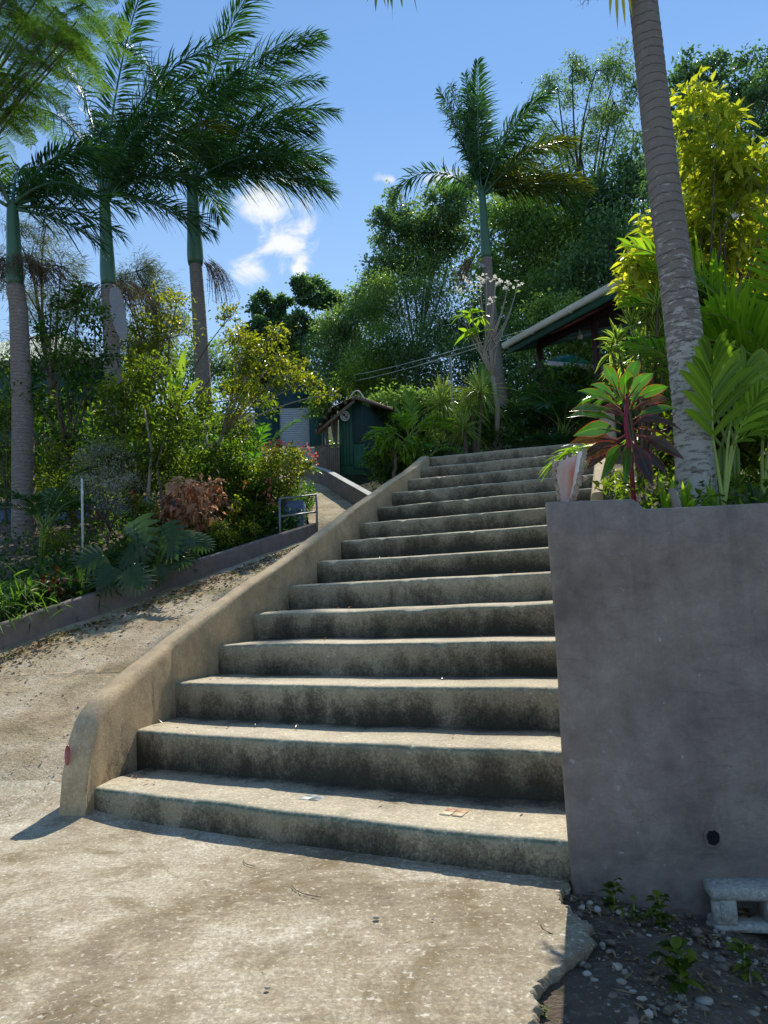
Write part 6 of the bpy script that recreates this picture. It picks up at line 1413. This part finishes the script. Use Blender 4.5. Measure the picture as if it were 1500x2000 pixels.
pleated('broad leaved young palm with a big bright upright leaf right of the palm trunk', 1412, 4.0, [(1393, 860, 1385, 600, -.15, .050, 8), (1425, 840, 1470, 640, -.05, .034, 8), (1440, 850, 1510, 720, -.2, .034, 7), (1430, 870, 1560, 800, -.25, .034, 7)], 3)
pleated('glossy young palm with leaves reaching in from the right edge', 1490, 4.3, [(1490, 860, 1462, 740, .0, .030, 8), (1510, 820, 1500, 650, .05, .030, 9), (1530, 820, 1470, 800, -.2, .028, 7), (1540, 850, 1480, 850, -.25, .028, 7)], 4)
palm_clump('areca_palm', 'arching palm with long glossy leaves at the right edge below the golden shrub', 'palm', pb(1560, 4.9), [(165, 74, 1.5, 70, .5), (150, 80, 1.7, 55, .5), (185, 68, 1.2, 85, .45), (120, 80, 1.7, 50, .5), (205, 72, 1.2, 80, .45), (172, 82, 1.8, 60, .5), (250, 78, 1.5, 60, .5)], 'areca_y', seed=22, leafL=.46, w=.040, n=24, r=.010, hang=.30, seg=5, up=.4)
palm_clump('areca_palm', 'darker palm fronds behind the near palm trunk on the right', 'palm', pb(1430, 5.0), [(100, 75, 1.2, 60, .3), (170, 60, 1.1, 80, .3), (20, 65, 1.2, 75, .3), (350, 75, 1.2, 70, .3), (200, 72, 1.1, 70, .3)], 'areca', seed=23, leafL=.36, w=.034, n=26, r=.010)
# low leafy plants at the planter lip
for i, (lab, x, y, d, n_, L, W_, mat) in enumerate([
   ('low strap leaved plant at the foot of the near palm trunk', 1335, 960, 3.62, 16, .22, .03, 'big'), ('leafy sprout left of the near palm trunk', 1300, 955, 3.6, 10, .24, .034, 'big'), ('bright sprout between palm trunk and broad leaved palm', 1395, 955, 3.6, 12, .20, .028, 'big'),
   ('dark sprout at the planter lip under the ti plant', 1195, 968, 3.6, 18, .12, .026, 'lily'), ('low dark green plant at the right end of the planter lip', 1470, 965, 3.7, 22, .2, .028, 'lily'), ('grassy plant right of the ti plant stem', 1262, 965, 3.75, 20, .14, .02, 'lily')]):
    rng = np.random.default_rng(150+i); b = A(at(x, y, d)[0], d, PZ(d)); r = root('planter_plant', b, lab, 'garden plant', 'low plants along the planter lip'); mb = MB()
    rosette(mb, rng, b, n_, L, W_, (25, 85), .6, lance, 6, .3, .5); mb.build('leaves', M[mat], r)
b = A(at(1325, 985, 3.52)[0], 3.52, PZ(3.52)); r = root('tree_stump', b, 'short pale weathered stump at the planter lip by the palm trunk', 'stump'); mb = MB(); tube(mb, [b-A(0, 0, .05), b+A(-.01, 0, .10), b+A(-.025, 0, .17)], (.032, .026, .02), 8); mb.V[0] += RNG.normal(size=mb.V[0].shape)*.003; mb.build('wood', M['bark_pale'], r, True)
rng = np.random.default_rng(16); mb = MB(); n_ = 2600; x = rng.uniform(1.0, 3.4, n_); y = rng.uniform(3.45, 6, n_); ok = x > xside(y)+.2; x, y = x[ok], y[ok]; n_ = len(x); P_ = np.stack([x, y, [PZ(v)+.01 for v in y]], -1)+A(0, 0, 1)*(rng.random(n_)**2*.16)[:, None]
rhombs(mb, P_, rdir(rng, n_)+A(0, 0, .1), A(0, 0, 1)+.5*rdir(rng, n_), rng.uniform(.04, .09, n_), rng.uniform(.015, .035, n_), rng.random(n_)); tag(mb.build('ground_cover', M['shrub']), kind='stuff')
# weeds on the gravel in front of the wall
for i, (lab, x, y, n_, L) in enumerate([('leafy weed growing against the wall foot near the stairs', 1200, 1775, 26, .075), ('tall broad leaved weed in the gravel before the wall', 1290, 1815, 30, .085), ('small weed between the two larger ones at the wall', 1238, 1800, 12, .05), ('large dark weed low at the right of the gravel', 1330, 1935, 34, .10), ('tiny weed at the broken slab edge', 1042, 1938, 40, .022), ('little weed in the gravel at the right picture edge', 1455, 1900, 20, .07), ('tiny weed at the bottom edge of the sunlit gravel', 1062, 1990, 30, .022)]):
    rng = np.random.default_rng(170+i); g = atz(x, y, GZ(*atz(x, y, .0)[:2])); b = g; r = root('weed', b, lab, 'weed', 'weeds in the gravel'); mb = MB()
    tube(mb, [b-A(0, 0, .02), b+A(.006, 0, L*1.3)], .003, 5, mi=1); hs = rng.random(n_)
    az = rng.uniform(0, 2*PI, n_); D = np.stack([np.cos(az), np.sin(az), .25+hs*.7], -1); strips(mb, b+A(0, 0, 1)*(hs*L*1.3)[:, None]+rng.normal(size=(n_, 3))*L*.14, D, A(0, 0, 1), L*rng.uniform(.5, 1, n_), L*.38, A(0, 0, -.5), n=4, prof=ovate, fold=.3, tint=rng.random(n_)); mb.build('leaves', [M['shrub'], M['stemgreen']], r)
# ------------------------------------------------------------------ light, sky, camera
SUN_EL, SUN_AZ = math.radians(48), math.radians(16)     # azimuth to the right of the view axis
sd = Vector((math.sin(SUN_AZ)*math.cos(SUN_EL), math.cos(SUN_AZ)*math.cos(SUN_EL), math.sin(SUN_EL)))
L = bpy.data.lights.new('sun', 'SUN'); L.energy = 6.2; L.angle = math.radians(.5); L.color = (1, .93, .80)
lo = bpy.data.objects.new('sun', L); COL.objects.link(lo)
lo.rotation_euler = sd.to_track_quat('Z', 'Y').to_euler(); lo.location = (3, 10, 20)
W = bpy.data.worlds.new('World'); SC.world = W; W.use_nodes = True
wt = W.node_tree; wt.nodes.clear()
wo = wt.nodes.new('ShaderNodeOutputWorld'); bg = wt.nodes.new('ShaderNodeBackground')
sky = wt.nodes.new('ShaderNodeTexSky'); sky.sky_type = 'NISHITA'; sky.sun_disc = False
sky.sun_elevation = SUN_EL; sky.sun_rotation = SUN_AZ; sky.air_density = 1.0; sky.dust_density = 0.; sky.ozone_density = 3.0
bg.inputs[1].default_value = .15
tc = wt.nodes.new('ShaderNodeTexCoord')
def wn(typ, op=None, ins=(), **kw):
    nd = wt.nodes.new(typ)
    if op: nd.operation = op
    for k, v in kw.items(): setattr(nd, k, v)
    for i, v in enumerate(ins):
        if v is None: continue
        if isinstance(v, bpy.types.NodeSocket): wt.links.new(v, nd.inputs[i])
        else: nd.inputs[i].default_value = v
    return nd
gen = tc.outputs['Generated']
sepn = wn('ShaderNodeSeparateXYZ', ins=(gen,))
yc = wn('ShaderNodeMath', 'MAXIMUM', (sepn.outputs[1], .05)).outputs[0]
u_ = wn('ShaderNodeMath', 'DIVIDE', (sepn.outputs[0], yc)).outputs[0]
v_ = wn('ShaderNodeMath', 'DIVIDE', (sepn.outputs[2], yc)).outputs[0]
uv = wn('ShaderNodeCombineXYZ', ins=(u_, v_, 0.)).outputs[0]
nz = wn('ShaderNodeTexNoise'); wt.links.new(uv, nz.inputs['Vector']); nz.inputs['Scale'].default_value = 16; nz.inputs['Detail'].default_value = 9; nz.inputs['Roughness'].default_value = .62; nz.inputs['Distortion'].default_value = .5
mask = None
for (px, py, rx, ry, rot, amp) in ((520, 400, 78, 62, .3, 1.0), (562, 475, 72, 58, -.6, 1.0), (495, 525, 52, 44, .1, .9), (580, 525, 26, 20, 0, .7), (870, 345, 60, 28, 0, .9), (760, 350, 40, 20, .2, .5), (560, 352, 70, 22, 0, .6)):
    d0 = ray(px, py); cu, cv = d0[0]/d0[1], d0[2]/d0[1]
    mp = wn('ShaderNodeVectorMath', 'SUBTRACT', (uv, (cu, cv, 0))).outputs[0]
    vr = wn('ShaderNodeVectorRotate', ins=(mp,)); vr.rotation_type = 'Z_AXIS'; vr.inputs['Angle'].default_value = rot
    sc = wn('ShaderNodeVectorMath', 'MULTIPLY', (vr.outputs[0], (F/rx*.98, F/ry*.98, 0))).outputs[0]
    ln = wn('ShaderNodeVectorMath', 'LENGTH', (sc,)).outputs['Value']
    e = wn('ShaderNodeMath', 'SUBTRACT', (1.+(amp-1)*.6, ln)).outputs[0]
    e = wn('ShaderNodeMath', 'MAXIMUM', (e, -1.)).outputs[0]
    mask = e if mask is None else wn('ShaderNodeMath', 'MAXIMUM', (mask, e)).outputs[0]
nn = wn('ShaderNodeMath', 'MULTIPLY', (wn('ShaderNodeMath', 'SUBTRACT', (nz.outputs[0], .5)).outputs[0], 3.2)).outputs[0]
mm = wn('ShaderNodeMath', 'ADD', (wn('ShaderNodeMath', 'MULTIPLY', (mask, .9)).outputs[0], nn)).outputs[0]
mr = wn('ShaderNodeMapRange', ins=(mm, -.10, .80, 0., .95)); mr.interpolation_type = 'SMOOTHSTEP'
gate = wn('ShaderNodeMapRange', ins=(mask, -.45, .15, 0., 1.)).outputs[0]
mk = wn('ShaderNodeMath', 'MULTIPLY', (mr.outputs[0], gate)).outputs[0]
front_ = wn('ShaderNodeMath', 'GREATER_THAN', (sepn.outputs[1], .1)).outputs[0]
mk = wn('ShaderNodeMath', 'MULTIPLY', (mk, front_)).outputs[0]
mx = wt.nodes.new('ShaderNodeMix'); mx.data_type = 'RGBA'
wt.links.new(mk, mx.inputs[0]); 
# soften the glare around the sun and deepen the blue: c/(1+c/k) per channel
kx = wn('ShaderNodeVectorMath', 'MULTIPLY', (sky.outputs[0], (1/9., 1/10., 1/14.))).outputs[0]
kx = wn('ShaderNodeVectorMath', 'ADD', (kx, (1, 1, 1))).outputs[0]
kx = wn('ShaderNodeVectorMath', 'DIVIDE', (sky.outputs[0], kx)).outputs[0]
kx = wn('ShaderNodeVectorMath', 'MULTIPLY', (kx, (1.25, 1.50, 1.62))).outputs[0]
hz_ = wn('ShaderNodeMapRange', ins=(sepn.outputs[2], .0, .62, .62, 0.)).outputs[0]
hm = wt.nodes.new('ShaderNodeMix'); hm.data_type = 'RGBA'; wt.links.new(hz_, hm.inputs[0]); wt.links.new(kx, hm.inputs[6]); hm.inputs[7].default_value = (4.4, 5.7, 6.6, 1)
wt.links.new(hm.outputs[2], mx.inputs[6]); mx.inputs[7].default_value = (6.6, 6.7, 6.9, 1)
wt.links.new(mx.outputs[2], bg.inputs[0]); wt.links.new(bg.outputs[0], wo.inputs[0])

cam = bpy.data.cameras.new('camera'); co = bpy.data.objects.new('camera', cam); COL.objects.link(co)
from mathutils import Matrix
Mx = Matrix(((RT[0], UP[0], -fw[0], 0), (RT[1], UP[1], -fw[1], 0), (RT[2], UP[2], -fw[2], H), (0, 0, 0, 1)))
co.matrix_world = Mx
cam.sensor_fit = 'VERTICAL'; cam.sensor_height = 36; cam.lens = 36*F/2000
cam.clip_start = .05; cam.clip_end = 1000
SC.camera = co
SC.view_settings.view_transform = 'Standard'; SC.view_settings.look = 'None'; SC.view_settings.exposure = 0; SC.view_settings.gamma = 1
SC.render.engine = 'CYCLES'
SC.cycles.max_bounces = 8; SC.cycles.diffuse_bounces = 4; SC.cycles.transmission_bounces = 4; SC.cycles.transparent_max_bounces = 4
